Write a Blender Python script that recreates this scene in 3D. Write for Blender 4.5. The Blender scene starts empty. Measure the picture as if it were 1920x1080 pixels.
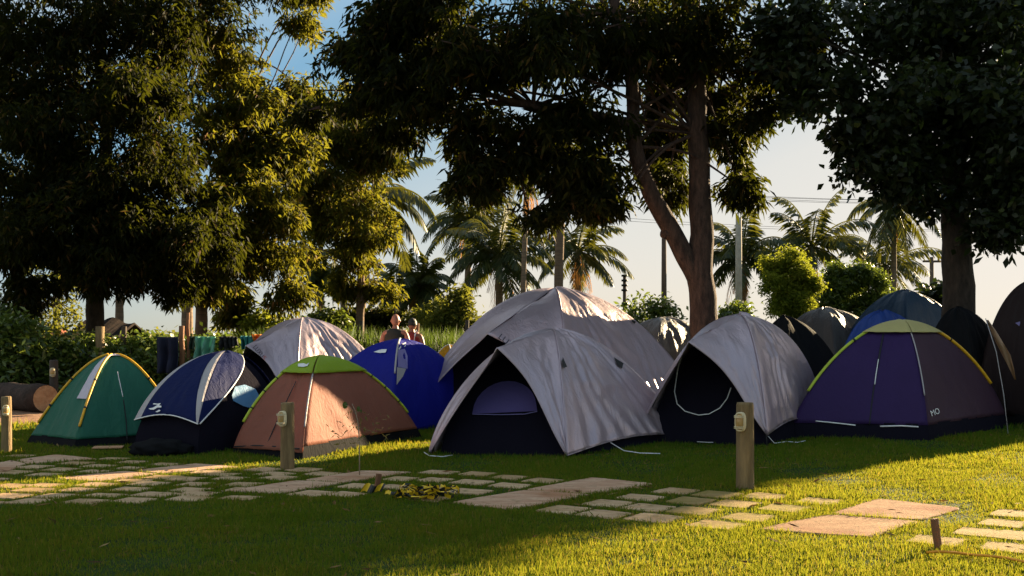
import bpy, bmesh, math, random
import numpy as np
from mathutils import Vector, Matrix, noise

# ------------------------------------------------------------------ camera, sky, sun, exposure
scn = bpy.context.scene
col = scn.collection
R = math.radians
FP, HOR, EYE = 2000.0, 625.0, 1.4          # focal length in photo pixels, horizon row, eye height in metres

cam_data = bpy.data.cameras.new('camera')
cam = bpy.data.objects.new('camera', cam_data)
col.objects.link(cam)
cam.location = (0, 0, EYE)
cam.rotation_euler = (R(90), 0, 0)
cam_data.sensor_width = 36.0
cam_data.lens = FP / 1920 * 36.0
cam_data.shift_y = (HOR - 540) / 1920
cam_data.clip_start = 0.05
cam_data.clip_end = 6000
scn.camera = cam

SUN_AZ, SUN_EL = R(43), R(14)
world = bpy.data.worlds.new('World')
scn.world = world
world.use_nodes = True
wn = world.node_tree
for n in list(wn.nodes):
    wn.nodes.remove(n)
wo = wn.nodes.new('ShaderNodeOutputWorld')
bg = wn.nodes.new('ShaderNodeBackground')
sky = wn.nodes.new('ShaderNodeTexSky')
sky.sky_type = 'NISHITA'
sky.sun_disc = False
sky.sun_elevation = SUN_EL
sky.sun_rotation = SUN_AZ
sky.air_density = 1.1
sky.dust_density = .5
sky.ozone_density = 2.5
bg.inputs['Strength'].default_value = 0.075
# hazy evening air: the glow near the sun rolls off softly, sky / (1 + sky / cap)
SKY_CAP = (1.52, 1.42, 1.32)
v1 = wn.nodes.new('ShaderNodeVectorMath'); v1.operation = 'DIVIDE'; v1.inputs[1].default_value = SKY_CAP
v2 = wn.nodes.new('ShaderNodeVectorMath'); v2.operation = 'ADD'; v2.inputs[1].default_value = (1, 1, 1)
v3 = wn.nodes.new('ShaderNodeVectorMath'); v3.operation = 'DIVIDE'
wn.links.new(sky.outputs[0], v1.inputs[0]); wn.links.new(v1.outputs[0], v2.inputs[0])
wn.links.new(sky.outputs[0], v3.inputs[0]); wn.links.new(v2.outputs[0], v3.inputs[1])
# deeper blue higher up and away from the sun, then brighter overhead
tc_ = wn.nodes.new('ShaderNodeTexCoord')
dt = wn.nodes.new('ShaderNodeVectorMath'); dt.operation = 'DOT_PRODUCT'; dt.inputs[1].default_value = (-.43, 0, 1.0)
wn.links.new(tc_.outputs['Generated'], dt.inputs[0])
cr_ = wn.nodes.new('ShaderNodeValToRGB')
els = cr_.color_ramp.elements
els[0].position = 0.05; els[0].color = (1, 1, 1, 1)
els[1].position = 0.32; els[1].color = (.40, .68, .95, 1)
e3 = els.new(0.62); e3.color = (1.65, 1.45, 1.34, 1)  # unseen overhead sky brightened and warmed, added to fill the shade
wn.links.new(dt.outputs['Value'], cr_.inputs['Fac'])
v4 = wn.nodes.new('ShaderNodeVectorMath'); v4.operation = 'MULTIPLY'
wn.links.new(v3.outputs[0], v4.inputs[0]); wn.links.new(cr_.outputs['Color'], v4.inputs[1])
wn.links.new(v4.outputs[0], bg.inputs['Color'])
wn.links.new(bg.outputs[0], wo.inputs['Surface'])

sun_data = bpy.data.lights.new('sun', 'SUN')
sun_data.energy = 3.0
sun_data.angle = R(0.5)
sun_data.color = (1.0, 0.77, 0.46)
sun = bpy.data.objects.new('sun', sun_data)
col.objects.link(sun)
sd = Vector((math.sin(SUN_AZ) * math.cos(SUN_EL), math.cos(SUN_AZ) * math.cos(SUN_EL), math.sin(SUN_EL)))
sun.rotation_euler = (-sd).to_track_quat('-Z', 'Y').to_euler()
sun.location = sd * 60

scn.view_settings.view_transform = 'Standard'
scn.view_settings.look = 'None'
scn.view_settings.exposure = 3.15
scn.view_settings.gamma = 1.0
scn.view_settings.use_curve_mapping = False
scn.cycles.max_bounces = 6
scn.cycles.transparent_max_bounces = 8
scn.cycles.use_denoising = True

# ------------------------------------------------------------------ coordinates
def W(px, py, d):
    return Vector(((px - 960) * d / FP, d, EYE - (py - HOR) * d / FP))
def G(px, py, z=0.0):
    d = FP * (EYE - z) / (py - HOR)
    return Vector(((px - 960) * d / FP, d, z))
def X(px, d):
    return (px - 960) * d / FP

# ------------------------------------------------------------------ object helpers
def tag(o, label=None, cat=None, group=None, kind=None):
    if label: o['label'] = label
    if cat: o['category'] = cat
    if group: o['group'] = group
    if kind: o['kind'] = kind
    return o
def empty(name, loc, label=None, cat=None, group=None):
    o = bpy.data.objects.new(name, None)
    o.empty_display_size = 0.2
    col.objects.link(o)
    o.location = loc
    return tag(o, label, cat, group)
def link(name, me, mats=None, parent=None, smooth=True):
    o = bpy.data.objects.new(name, me)
    col.objects.link(o)
    if mats is not None:
        for m in (mats if isinstance(mats, (list, tuple)) else [mats]):
            me.materials.append(m)
    if parent is not None:
        o.parent = parent
        # geometry is authored in world space: undo the parent's offset
        p = parent; off = Vector((0, 0, 0))
        while p is not None:
            off += p.location; p = p.parent
        o.location = -off
    if smooth:
        me.polygons.foreach_set('use_smooth', [True] * len(me.polygons))
    return o
class MB:
    def __init__(s): s.v = []; s.f = []; s.m = []
    def add(s, vs, fs, mi=0):
        b = len(s.v)
        s.v += [tuple(v) for v in vs]
        s.f += [tuple(b + i for i in f) for f in fs]
        s.m += [mi] * len(fs)
        return s
    def tube(s, pts, rad, n=8, mi=0, cap=True):
        pts = [Vector(p) for p in pts]
        if not isinstance(rad, (list, tuple)): rad = [rad] * len(pts)
        vs, fs = [], []
        up = Vector((0.13, 0.31, 0.94)).normalized()
        for i, p in enumerate(pts):
            t = (pts[min(i + 1, len(pts) - 1)] - pts[max(i - 1, 0)])
            if t.length < 1e-9: t = Vector((0, 0, 1))
            t.normalize()
            a = t.cross(up)
            if a.length < 1e-3: a = t.cross(Vector((1, 0, 0)))
            a.normalize(); b = t.cross(a)
            up = a.cross(t) if abs(t.dot(up)) > .97 else up
            for k in range(n):
                w = 2 * math.pi * k / n
                vs.append(p + (a * math.cos(w) + b * math.sin(w)) * rad[i])
        for i in range(len(pts) - 1):
            for k in range(n):
                fs.append((i * n + k, i * n + (k + 1) % n, (i + 1) * n + (k + 1) % n, (i + 1) * n + k))
        if cap:
            fs.append(tuple(range(n))[::-1]); fs.append(tuple((len(pts) - 1) * n + k for k in range(n)))
        return s.add(vs, fs, mi)
    def box(s, c, sx, sy, sz, rz=0, mi=0, tilt=None):
        M = Matrix.Rotation(rz, 3, 'Z')
        if tilt is not None: M = tilt @ M
        c = Vector(c)
        vs = [c + M @ Vector((x * sx / 2, y * sy / 2, z * sz / 2)) for z in (-1, 1) for y in (-1, 1) for x in (-1, 1)]
        return s.add(vs, [(0, 2, 3, 1), (4, 5, 7, 6), (0, 1, 5, 4), (2, 6, 7, 3), (0, 4, 6, 2), (1, 3, 7, 5)], mi)
    def build(s, name, mats, parent=None, smooth=True, bevel=0):
        me = bpy.data.meshes.new(name)
        me.from_pydata(s.v, [], s.f)
        if any(s.m): me.polygons.foreach_set('material_index', s.m)
        me.update()
        o = link(name, me, mats, parent, smooth)
        if bevel:
            b = o.modifiers.new('bevel', 'BEVEL'); b.width = bevel; b.segments = 2; b.limit_method = 'ANGLE'
        return o
def fast_mesh(name, V, k):
    """V: (n*k,3) array, faces of k consecutive vertices."""
    n = len(V) // k
    me = bpy.data.meshes.new(name)
    me.vertices.add(len(V)); me.vertices.foreach_set('co', V.astype(np.float32).ravel())
    me.loops.add(len(V)); me.loops.foreach_set('vertex_index', np.arange(len(V), dtype=np.int32))
    me.polygons.add(n)
    me.polygons.foreach_set('loop_start', np.arange(0, len(V), k, dtype=np.int32))
    me.update(calc_edges=True)
    me.validate()
    return me

# ------------------------------------------------------------------ materials
def newmat(name):
    m = bpy.data.materials.new(name); m.use_nodes = True
    nt = m.node_tree
    for n in list(nt.nodes): nt.nodes.remove(n)
    return m, nt, nt.nodes.new('ShaderNodeOutputMaterial')
def N(nt, t, **kw):
    n = nt.nodes.new(t)
    for k, v in kw.items():
        if k in n.inputs: n.inputs[k].default_value = v
        else: setattr(n, k, v)
    return n
def ramp(nt, stops, fac):
    r = nt.nodes.new('ShaderNodeValToRGB')
    el = r.color_ramp.elements
    while len(el) < len(stops): el.new(0.5)
    for e, (p, c) in zip(el, stops):
        e.position = p; e.color = (c[0], c[1], c[2], 1)
    nt.links.new(fac, r.inputs['Fac'])
    return r.outputs['Color']
def sc(c, k): return tuple(x * k for x in c)
def surf_mat(name, c1, c2, scale=6, rough=0.85, bump=0.3, bscale=None, metal=0.0, stretch=None, spec=0.3):
    m, nt, out = newmat(name)
    tc = N(nt, 'ShaderNodeTexCoord')
    mp = N(nt, 'ShaderNodeMapping')
    if stretch: mp.inputs['Scale'].default_value = stretch
    nt.links.new(tc.outputs['Object'], mp.inputs[0])
    a = N(nt, 'ShaderNodeTexNoise', Scale=scale, Detail=8.0, Roughness=0.65)
    nt.links.new(mp.outputs[0], a.inputs['Vector'])
    c = ramp(nt, [(0.3, c1), (0.7, c2)], a.outputs['Fac'])
    b = N(nt, 'ShaderNodeTexNoise', Scale=bscale or scale * 4, Detail=6.0)
    nt.links.new(mp.outputs[0], b.inputs['Vector'])
    bp = N(nt, 'ShaderNodeBump', Strength=bump, Distance=0.02)
    nt.links.new(b.outputs['Fac'], bp.inputs['Height'])
    p = N(nt, 'ShaderNodeBsdfPrincipled', Roughness=rough, Metallic=metal)
    p.inputs['Specular IOR Level'].default_value = spec
    nt.links.new(c, p.inputs['Base Color']); nt.links.new(bp.outputs[0], p.inputs['Normal'])
    nt.links.new(p.outputs[0], out.inputs['Surface'])
    return m
def fabric(name, c, rough=0.55, transl=0.25, tcol=None, spec=0.35, metal=0.0, bump=0.35, bsc=9.0):
    """Tent cloth: faint creases, woven micro bump, lets some light through."""
    m, nt, out = newmat(name)
    tc = N(nt, 'ShaderNodeTexCoord')
    mp = N(nt, 'ShaderNodeMapping'); mp.inputs['Scale'].default_value = (1.6, 1.6, .55)
    nt.links.new(tc.outputs['Object'], mp.inputs[0])
    a = N(nt, 'ShaderNodeTexNoise', Scale=2.2, Detail=5.0, Distortion=0.6)
    nt.links.new(mp.outputs[0], a.inputs['Vector'])
    cc = ramp(nt, [(0.25, sc(c, .93)), (0.75, sc(c, 1.05))], a.outputs['Fac'])
    b = N(nt, 'ShaderNodeTexNoise', Scale=bsc, Detail=7.0, Roughness=0.55, Distortion=1.4)
    nt.links.new(mp.outputs[0], b.inputs['Vector'])
    v = N(nt, 'ShaderNodeTexVoronoi', Scale=bsc * .6, feature='DISTANCE_TO_EDGE')
    nt.links.new(mp.outputs[0], v.inputs['Vector'])
    mx = N(nt, 'ShaderNodeMath', operation='MULTIPLY_ADD'); mx.inputs[1].default_value = .22
    nt.links.new(v.outputs['Distance'], mx.inputs[0]); nt.links.new(b.outputs['Fac'], mx.inputs[2])
    bp = N(nt, 'ShaderNodeBump', Strength=bump, Distance=0.035)
    nt.links.new(mx.outputs[0], bp.inputs['Height'])
    p = N(nt, 'ShaderNodeBsdfPrincipled', Roughness=rough, Metallic=metal)
    p.inputs['Specular IOR Level'].default_value = spec
    nt.links.new(cc, p.inputs['Base Color']); nt.links.new(bp.outputs[0], p.inputs['Normal'])
    if transl > 0:
        t = N(nt, 'ShaderNodeBsdfTranslucent')
        t.inputs['Color'].default_value = (*(tcol or c), 1)
        nt.links.new(bp.outputs[0], t.inputs['Normal'])
        ms = N(nt, 'ShaderNodeMixShader', Fac=transl)
        nt.links.new(p.outputs[0], ms.inputs[1]); nt.links.new(t.outputs[0], ms.inputs[2])
        nt.links.new(ms.outputs[0], out.inputs['Surface'])
    else:
        nt.links.new(p.outputs[0], out.inputs['Surface'])
    return m
def leaf_mat(name, stops, transl=0.3, tcol=(0.25, 0.3, 0.03), rough=0.5, spec=0.3, patch=False):
    m, nt, out = newmat(name)
    g = N(nt, 'ShaderNodeNewGeometry')
    c = ramp(nt, stops, g.outputs['Random Per Island'])
    if patch:      # drier and lusher patches of lawn
        tc = N(nt, 'ShaderNodeTexCoord')
        nz = N(nt, 'ShaderNodeTexNoise', Scale=.9, Detail=5.0, Roughness=.7)
        nt.links.new(tc.outputs['Object'], nz.inputs['Vector'])
        pc = ramp(nt, [(.32, (.55, .85, .6)), (.5, (1, 1, 1)), (.68, (1.5, 1.0, .9))], nz.outputs['Fac'])
        mm = N(nt, 'ShaderNodeMix', data_type='RGBA', blend_type='MULTIPLY')
        mm.inputs[0].default_value = 1.0
        nt.links.new(c, mm.inputs[6]); nt.links.new(pc, mm.inputs[7])
        c = mm.outputs[2]
    if spec > 0.04:
        p = N(nt, 'ShaderNodeBsdfPrincipled', Roughness=rough)
        p.inputs['Specular IOR Level'].default_value = spec
        nt.links.new(c, p.inputs['Base Color'])
    else:
        p = N(nt, 'ShaderNodeBsdfDiffuse')
        nt.links.new(c, p.inputs['Color'])
    t = N(nt, 'ShaderNodeBsdfTranslucent')
    mc = N(nt, 'ShaderNodeMix', data_type='RGBA', blend_type='MIX')
    mc.inputs[0].default_value = 0.55
    nt.links.new(c, mc.inputs[6]); mc.inputs[7].default_value = (*tcol, 1)
    nt.links.new(mc.outputs[2], t.inputs['Color'])
    ms = N(nt, 'ShaderNodeMixShader', Fac=transl)
    nt.links.new(p.outputs[0], ms.inputs[1]); nt.links.new(t.outputs[0], ms.inputs[2])
    nt.links.new(ms.outputs[0], out.inputs['Surface'])
    return m
def plain(name, c, rough=0.6, metal=0.0, spec=0.4):
    return surf_mat(name, sc(c, .8), sc(c, 1.15), scale=14, rough=rough, bump=.08, metal=metal, spec=spec)

M = {}
M['silver'] = fabric('silver_fly_cloth', (.46, .355, .385), rough=.38, transl=.03, spec=.6, metal=.5, bump=.36, bsc=6)
M['silver_dark'] = fabric('dull_grey_fly_cloth', (.055, .048, .046), rough=.5, transl=.05, spec=.4, bump=.5)
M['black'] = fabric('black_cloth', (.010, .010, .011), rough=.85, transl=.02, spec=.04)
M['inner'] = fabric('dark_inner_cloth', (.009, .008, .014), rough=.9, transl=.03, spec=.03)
M['mesh_purple'] = fabric('violet_door_cloth', (.13, .10, .30), rough=.8, transl=.35)
M['green'] = fabric('green_cloth', (.02, .15, .09), rough=.55, transl=.35, tcol=(.03, .32, .17))
M['navy'] = fabric('navy_cloth', (.007, .013, .07), rough=.7, transl=.1, spec=.08)
M['stripe'] = fabric('light_grey_cloth', (.40, .36, .36), rough=.5, transl=.1)
M['blue'] = fabric('royal_blue_cloth', (.010, .014, .26), rough=.6, transl=.25, tcol=(.01, .02, .45), spec=.15)
M['sky_mesh'] = fabric('pale_blue_window', (.12, .30, .52), rough=.6, transl=.2)
M['lav_mesh'] = fabric('lavender_window', (.30, .26, .55), rough=.5, transl=.3)
M['peach'] = fabric('peach_cloth', (.36, .15, .10), rough=.65, transl=.45, tcol=(.80, .32, .13), bump=.35, spec=.15)
M['lime'] = fabric('lime_cloth', (.36, .50, .02), rough=.5, transl=.4, tcol=(.5, .6, .03))
M['purple'] = fabric('purple_cloth', (.045, .022, .10), rough=.55, transl=.3, tcol=(.12, .045, .10), spec=.15)
M['purple_side'] = fabric('purple_sunlit_cloth', (.075, .036, .062), rough=.6, transl=.4, tcol=(.32, .12, .09), spec=.2)  # side panel's warm sunlit tone put into the cloth colour
M['cream'] = fabric('pale_yellow_cloth', (.58, .50, .20), rough=.55, transl=.25)
M['yellowtent'] = fabric('yellow_cloth', (.65, .33, .01), rough=.55, transl=.3)
M['pole_yellow'] = plain('yellow_pole_sleeve', (.70, .36, .01), .45)
M['pole_lime'] = plain('lime_pole_sleeve', (.42, .50, .03), .45)
M['white'] = plain('white_cord', (.75, .72, .70), .5)
M['dark'] = plain('black_strap', (.012, .012, .012), .6)
M['red'] = plain('red_print', (.5, .12, .10), .5)
M['ink'] = plain('dark_print', (.04, .035, .05), .5)
M['lilac'] = fabric('lilac_reflective_cloth', (.52, .45, .52), rough=.4, transl=.1, spec=.6)
# ------------------------------------------------------------------ ground, path
def ground_material():
    m, nt, out = newmat('lawn_soil')
    tc = N(nt, 'ShaderNodeTexCoord')
    a = N(nt, 'ShaderNodeTexNoise', Scale=1.3, Detail=9.0, Roughness=.7)
    nt.links.new(tc.outputs['Object'], a.inputs['Vector'])
    c = ramp(nt, [(.3, (.018, .036, .006)), (.55, (.03, .055, .009)), (.75, (.05, .06, .014))], a.outputs['Fac'])
    b = N(nt, 'ShaderNodeTexNoise', Scale=60.0, Detail=6.0)
    nt.links.new(tc.outputs['Object'], b.inputs['Vector'])
    bp = N(nt, 'ShaderNodeBump', Strength=.8, Distance=.03)
    nt.links.new(b.outputs['Fac'], bp.inputs['Height'])
    p = N(nt, 'ShaderNodeBsdfPrincipled', Roughness=.95)
    p.inputs['Specular IOR Level'].default_value = .1
    nt.links.new(c, p.inputs['Base Color']); nt.links.new(bp.outputs[0], p.inputs['Normal'])
    nt.links.new(p.outputs[0], out.inputs['Surface'])
    return m
mb = MB()
S_ = 3000
mb.add([(-S_, -60, 0), (S_, -60, 0), (S_, S_, 0), (-S_, S_, 0)], [(0, 1, 2, 3)])
tag(mb.build('ground', ground_material(), smooth=False), kind='structure')
# bare strip of soil under the hedge
mb = MB()
pts = [G(-260, 790), G(30, 800), G(95, 796), G(260, 770), G(420, 745), G(420, 720), G(-260, 720)]
mb.add([(p.x, p.y, .004) for p in pts], [tuple(range(len(pts)))])
tag(mb.build('soil_strip', surf_mat('mulched_soil', (.16, .07, .035), (.36, .20, .11), 5, .95, .9, 40), smooth=False), kind='structure')

def stone(name, c1, c2, stain, moss):
    m, nt, out = newmat(name)
    g = N(nt, 'ShaderNodeNewGeometry')
    mp = N(nt, 'ShaderNodeMapping'); mp.inputs['Rotation'].default_value = (0, 0, R(35)); mp.inputs['Scale'].default_value = (1, 3.2, 1)
    nt.links.new(g.outputs['Position'], mp.inputs[0])
    a = N(nt, 'ShaderNodeTexNoise', Scale=2.4, Detail=9.0, Roughness=.68, Distortion=.5)
    nt.links.new(mp.outputs[0], a.inputs['Vector'])
    c = ramp(nt, [(.32, c1), (.62, c2)], a.outputs['Fac'])
    b = N(nt, 'ShaderNodeTexNoise', Scale=1.5, Detail=4.0)
    nt.links.new(g.outputs['Position'], b.inputs['Vector'])
    fac = ramp(nt, [(.50, (0, 0, 0)), (.66, (.75, .75, .75))], b.outputs['Fac'])
    m1 = N(nt, 'ShaderNodeMix', data_type='RGBA'); m1.inputs[7].default_value = (*stain, 1)
    nt.links.new(fac, m1.inputs[0]); nt.links.new(c, m1.inputs[6])
    d = N(nt, 'ShaderNodeTexNoise', Scale=11.0, Detail=7.0, Roughness=.7)
    nt.links.new(g.outputs['Position'], d.inputs['Vector'])
    f2 = ramp(nt, [(.54, (0, 0, 0)), (.66, (.8, .8, .8))], d.outputs['Fac'])
    m2 = N(nt, 'ShaderNodeMix', data_type='RGBA'); m2.inputs[7].default_value = (*moss, 1)
    nt.links.new(f2, m2.inputs[0]); nt.links.new(m1.outputs[2], m2.inputs[6])
    h = N(nt, 'ShaderNodeTexNoise', Scale=26.0, Detail=8.0, Roughness=.7)
    nt.links.new(mp.outputs[0], h.inputs['Vector'])
    bp = N(nt, 'ShaderNodeBump', Strength=.55, Distance=.02); nt.links.new(h.outputs['Fac'], bp.inputs['Height'])
    p = N(nt, 'ShaderNodeBsdfPrincipled', Roughness=.9); p.inputs['Specular IOR Level'].default_value = .1
    nt.links.new(m2.outputs[2], p.inputs['Base Color']); nt.links.new(bp.outputs[0], p.inputs['Normal'])
    nt.links.new(p.outputs[0], out.inputs['Surface'])
    return m
M['slab'] = stone('sandstone', (.40, .215, .125), (.58, .38, .25), (.36, .17, .085), (.26, .18, .09))
M['paver'] = stone('small_sandstone', (.40, .24, .13), (.56, .39, .23), (.32, .20, .08), (.18, .15, .05))
M['slab_stained_sunlit'] = stone('stained_sunlit_sandstone', (.22, .115, .062), (.36, .21, .12), (.20, .062, .026), (.18, .12, .06))  # red-brown stain, plus darker base as the sunlit copy of the sandstone
M['paver_mossy_sunlit'] = stone('mossy_sunlit_sandstone', (.24, .16, .05), (.34, .235, .10), (.22, .17, .03), (.14, .14, .03))  # moss, plus darker base for the pavers lying in the sun
slab_quads = [
 ([(985,920),(1110,897),(1228,909),(1110,928)], 'large sandstone slab with a dark speck, far half of the pair left of the bollard in front of the black doorway'),
 ([(845,944),(984,921),(1108,929),(960,957)], 'large sandstone slab at the lawn edge beside the heap of striped tape'),
 ([(1552,966),(1645,937),(1803,955),(1728,977.5)], 'large sunlit slab with scratched face, far half of the stained pair'),
 ([(1416,995),(1550,967.5),(1725,979.5),(1632,1010)], 'large sunlit slab with a broad red brown stain beside the short stake'),
 ([(570,902),(680,884),(775,887),(645,906)], 'large sandstone slab behind the leaning stake tied with striped tape'),
 ([(427,922),(556,903),(641,907),(525,927)], 'long sandstone slab in front of the bollard at the peach tent, near half of its pair'),
 ([(250,884),(367,871),(450,877),(302,890)], 'pale sandstone slab in front of the navy tent, far half of its pair'),
 ([(100,899),(234,885),(297,890.5),(185,905)], 'pale sandstone slab with grassy corner, near half of the pair by the navy tent'),
 ([(28,864),(107,854),(185,862),(52,871)], 'reddish sandstone slab just in front of the green tent'),
 ([(-70,882),(22,864.5),(50,872),(12,886)], 'reddish slab cut off by the picture edge near the short bollard'),
]
slab_polys = []
def slab(name, P, z0, z1, mat, jit=0.0):
    P = [Vector((p.x, p.y, 0)) for p in P]
    c = sum(P, Vector()) / len(P)
    # rounded irregular outline
    out = []
    n = len(P)
    for i in range(n):
        a, b = P[i], P[(i + 1) % n]
        for k in range(8):
            q = a.lerp(b, k / 8)
            if k == 0: q = q.lerp(c, .035)
            q += Vector((noise.noise(q * 9), noise.noise(q * 9 + Vector((7, 3, 1))), 0)) * jit
            out.append(q)
    mb = MB()
    m = len(out)
    vs = [(q.x, q.y, z0) for q in out]
    for s_, z in ((1.0, z1 - .006), (.985, z1)):
        vs += [(c.x + (q.x - c.x) * s_, c.y + (q.y - c.y) * s_, z + noise.noise(q * 3) * .002) for q in out]
    vs.append((c.x, c.y, z1))
    fs = []
    for r in range(2):
        for i in range(m):
            fs.append((r * m + i, r * m + (i + 1) % m, (r + 1) * m + (i + 1) % m, (r + 1) * m + i))
    fs += [(2 * m + i, 2 * m + (i + 1) % m, 3 * m) for i in range(m)]
    o = link(name, MBmesh(name, [(v[0] - c.x, v[1] - c.y, v[2]) for v in vs], fs), mat, None, False)
    o.location = (c.x, c.y, 0)
    slab_polys.append(np.array([(q.x, q.y) for q in out]))
    return o
def MBmesh(name, vs, fs):
    me = bpy.data.meshes.new(name); me.from_pydata(vs, [], fs); me.update(); return me
for q, lab in slab_quads:
    tag(slab('paving_slab', [G(*p) for p in q], -.05, .014, M['slab_stained_sunlit'] if q[0][0] > 1400 else M['slab'], .014), lab, 'paving slab', 'large sandstone slabs of the garden path')
centres = [(1838,1000),(1883,983),(1908,966),(1758,1015),(1890,1028),(1922,1008),
 (1268,922),(1345,929),(1435,932),(1537,941),(1295,941),(1380,946),(1472,955),(1300,959),(1405,971),(1345,985),
 (1200,934),(1140,945),(1057,957),(1132,965),(1215,953),(1225,972),
 (895,890),(955,896),(1020,902),(885,906),(957,911),(880,923),(822,887),(752,899),(815,901),(670,912),(740,915),(810,917),(585,926),(650,928),(805,936),
 (495,882),(572,882),(515,890),(605,889),(522,897.5),(455,909),(432,898),(392,886),(415,891),(350,900),(305,896.5),
 (365,909),(280,909),(180,910.5),(245,919),(357,919.5),(370,927),(290,929),(195,930),(105,931),(150,920),(87,911),(250,902),(57,942),(160,942),(250,940),(357,936.5),(457,919),(450,935),(20,912),(15,931),(65,920.5),
 (212,861.5),(247,867.5),(145,869),(185,875.5),(115,882),(65,877),(175,886),(85,891),(242,879),(310,872),(27,886),(37,856),(-20,900),(-35,945)]
rng = random.Random(4)
ea, eb = Vector((.60, .80, 0)), Vector((.84, -.54, 0))
for px, py in centres:
    c = G(px, py)
    h = .165 * rng.uniform(.92, 1.08); k = .165 * rng.uniform(.92, 1.1)
    ea, eb = Vector((.60, .80, 0)), Vector((.84, -.54, 0))
    if px < 480:
        ea, eb = Vector((.36, .93, 0)), Vector((.97, -.24, 0)); h *= .74; k *= .92
    elif px < 1000:
        ea, eb = Vector((.5, .87, 0)), Vector((.9, -.43, 0)); h *= .84; k *= .94
    P = [c - ea * h - eb * k, c + ea * h - eb * k, c + ea * h + eb * k, c - ea * h + eb * k]
    tag(slab('paver', P, -.05, .010 + rng.uniform(-.004, .004), M['paver_mossy_sunlit'] if px > 1280 else M['paver'], .012), 'small square sandstone paver set in the lawn between the large slabs', 'paver', 'small square pavers of the garden path')

# ------------------------------------------------------------------ grass
def in_poly(P, poly):
    x, y = P[:, 0], P[:, 1]
    r = np.zeros(len(P), bool)
    n = len(poly); j = n - 1
    for i in range(n):
        xi, yi = poly[i]; xj, yj = poly[j]
        c = ((yi > y) != (yj > y)) & (x < (xj - xi) * (y - yi) / (yj - yi + 1e-12) + xi)
        r ^= c; j = i
    return r
def vnoise(P, s, seed=0):
    """cheap smooth noise in about [-1,1] from a sum of sines"""
    rs = np.random.RandomState(seed)
    o = np.zeros(len(P))
    for k in range(6):
        w = rs.normal(size=P.shape[1]) * s * (1 + .5 * k)
        o += np.sin(P @ w + rs.uniform(0, 6.28)) / (1 + .4 * k)
    return o / 2.4
def grass_blades(name, bands, mat, seed):
    rs = np.random.RandomState(seed)
    Vs = []
    for d0, d1, dens, hl, wd, xm in bands:
        half = xm
        n = int((d1 - d0) * 2 * half * dens)
        P = np.stack([rs.uniform(-half, half, n), rs.uniform(d0, d1, n)], 1)
        P = P[np.abs(P[:, 0]) < (P[:, 1] * .56 + 1.2)]
        keep = np.ones(len(P), bool)
        for poly in slab_polys:
            c = poly.mean(0); r = np.abs(poly - c).max() + .1
            idx = np.nonzero((np.abs(P - c) < r).all(1))[0]
            if len(idx):
                shrunk = c + (poly - c) * .93
                keep[idx[in_poly(P[idx], shrunk)]] = False
        # bare soil near the hedge
        keep &= ~((P[:, 0] < -5.0) & (P[:, 1] > 16.2 + .12 * (P[:, 0] + 9)))
        clump = vnoise(P, 2.2, 3) + .7 * vnoise(P, 7.0, 5)
        keep &= rs.uniform(size=len(P)) < np.clip(.9 + .5 * clump, .25, 1)
        P = P[keep]; clump = clump[keep]
        n = len(P)
        L = hl * np.exp(rs.normal(0, .3, n)) * np.clip(1 + .35 * clump, .5, 1.6)
        a = rs.uniform(0, 6.283, n); lean = np.abs(rs.normal(0, .45, n))
        D = np.stack([np.cos(a) * lean, np.sin(a) * lean, np.ones(n)], 1)
        D /= np.linalg.norm(D, axis=1)[:, None]
        a2 = rs.uniform(0, 6.283, n)
        Sd = np.stack([np.cos(a2), np.sin(a2), np.zeros(n)], 1) * wd / 2
        B = np.concatenate([P, np.full((n, 1), -.003)], 1)
        mid = B + D * (L * .55)[:, None]
        D2 = D + np.stack([np.cos(a) * .5, np.sin(a) * .5, np.full(n, -.15)], 1) * lean[:, None]
        tip = mid + D2 * (L * .5)[:, None]
        V = np.stack([B - Sd, mid - Sd * .75, tip, mid + Sd * .75, B + Sd][:], 1)
        V = np.stack([B - Sd, B + Sd, mid + Sd * .6, tip, mid - Sd * .6], 1)
        Vs.append(V.reshape(-1, 3))
    return link(name, fast_mesh(name, np.concatenate(Vs), 5), mat, None, False)
M['grass'] = leaf_mat('grass_blades', [(0, (.036, .13, .012)), (.45, (.058, .165, .014)), (.82, (.10, .165, .016)), (.95, (.20, .15, .04)), (1, (.30, .22, .09))], .5, (.36, .28, .02), .7, .0, True)
tag(grass_blades('grass', [(4.6, 8.2, 7500, .030, .0062, 6.0), (8.2, 11, 5600, .027, .008, 7.4), (11, 15.5, 3000, .032, .011, 9.9), (15.5, 22, 500, .06, .02, 13.5), (22, 34, 60, .12, .05, 20)], M['grass'], 1), kind='stuff')
# dry leaves blown over the lawn and path, and a few pale seed stalks
rs_ = np.random.RandomState(77)
n_ = 520
P_ = np.stack([rs_.uniform(-7, 7, n_), 5.8 + rs_.uniform(0, 1, n_) ** 1.2 * 9, rs_.uniform(.012, .03, n_)], 1)
a_ = rs_.uniform(0, 6.28, n_); l_ = rs_.uniform(.025, .07, n_)
D_ = np.stack([np.cos(a_), np.sin(a_), rs_.normal(0, .15, n_)], 1) * l_[:, None]
S2 = np.stack([-np.sin(a_), np.cos(a_), rs_.normal(0, .3, n_)], 1) * (l_ * .22)[:, None]
tag(link('fallen_leaves', fast_mesh('fallen_leaves', np.stack([P_ - D_, P_ - S2, P_ + D_, P_ + S2], 1).reshape(-1, 3), 4), leaf_mat('dry_leaves', [(0, (.06, .03, .012)), (.6, (.16, .08, .03)), (1, (.32, .2, .09))], .15, (.3, .15, .05), .8, .05), None, False), 'dry brown leaves scattered over the lawn', 'leaves', kind='stuff')
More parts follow.
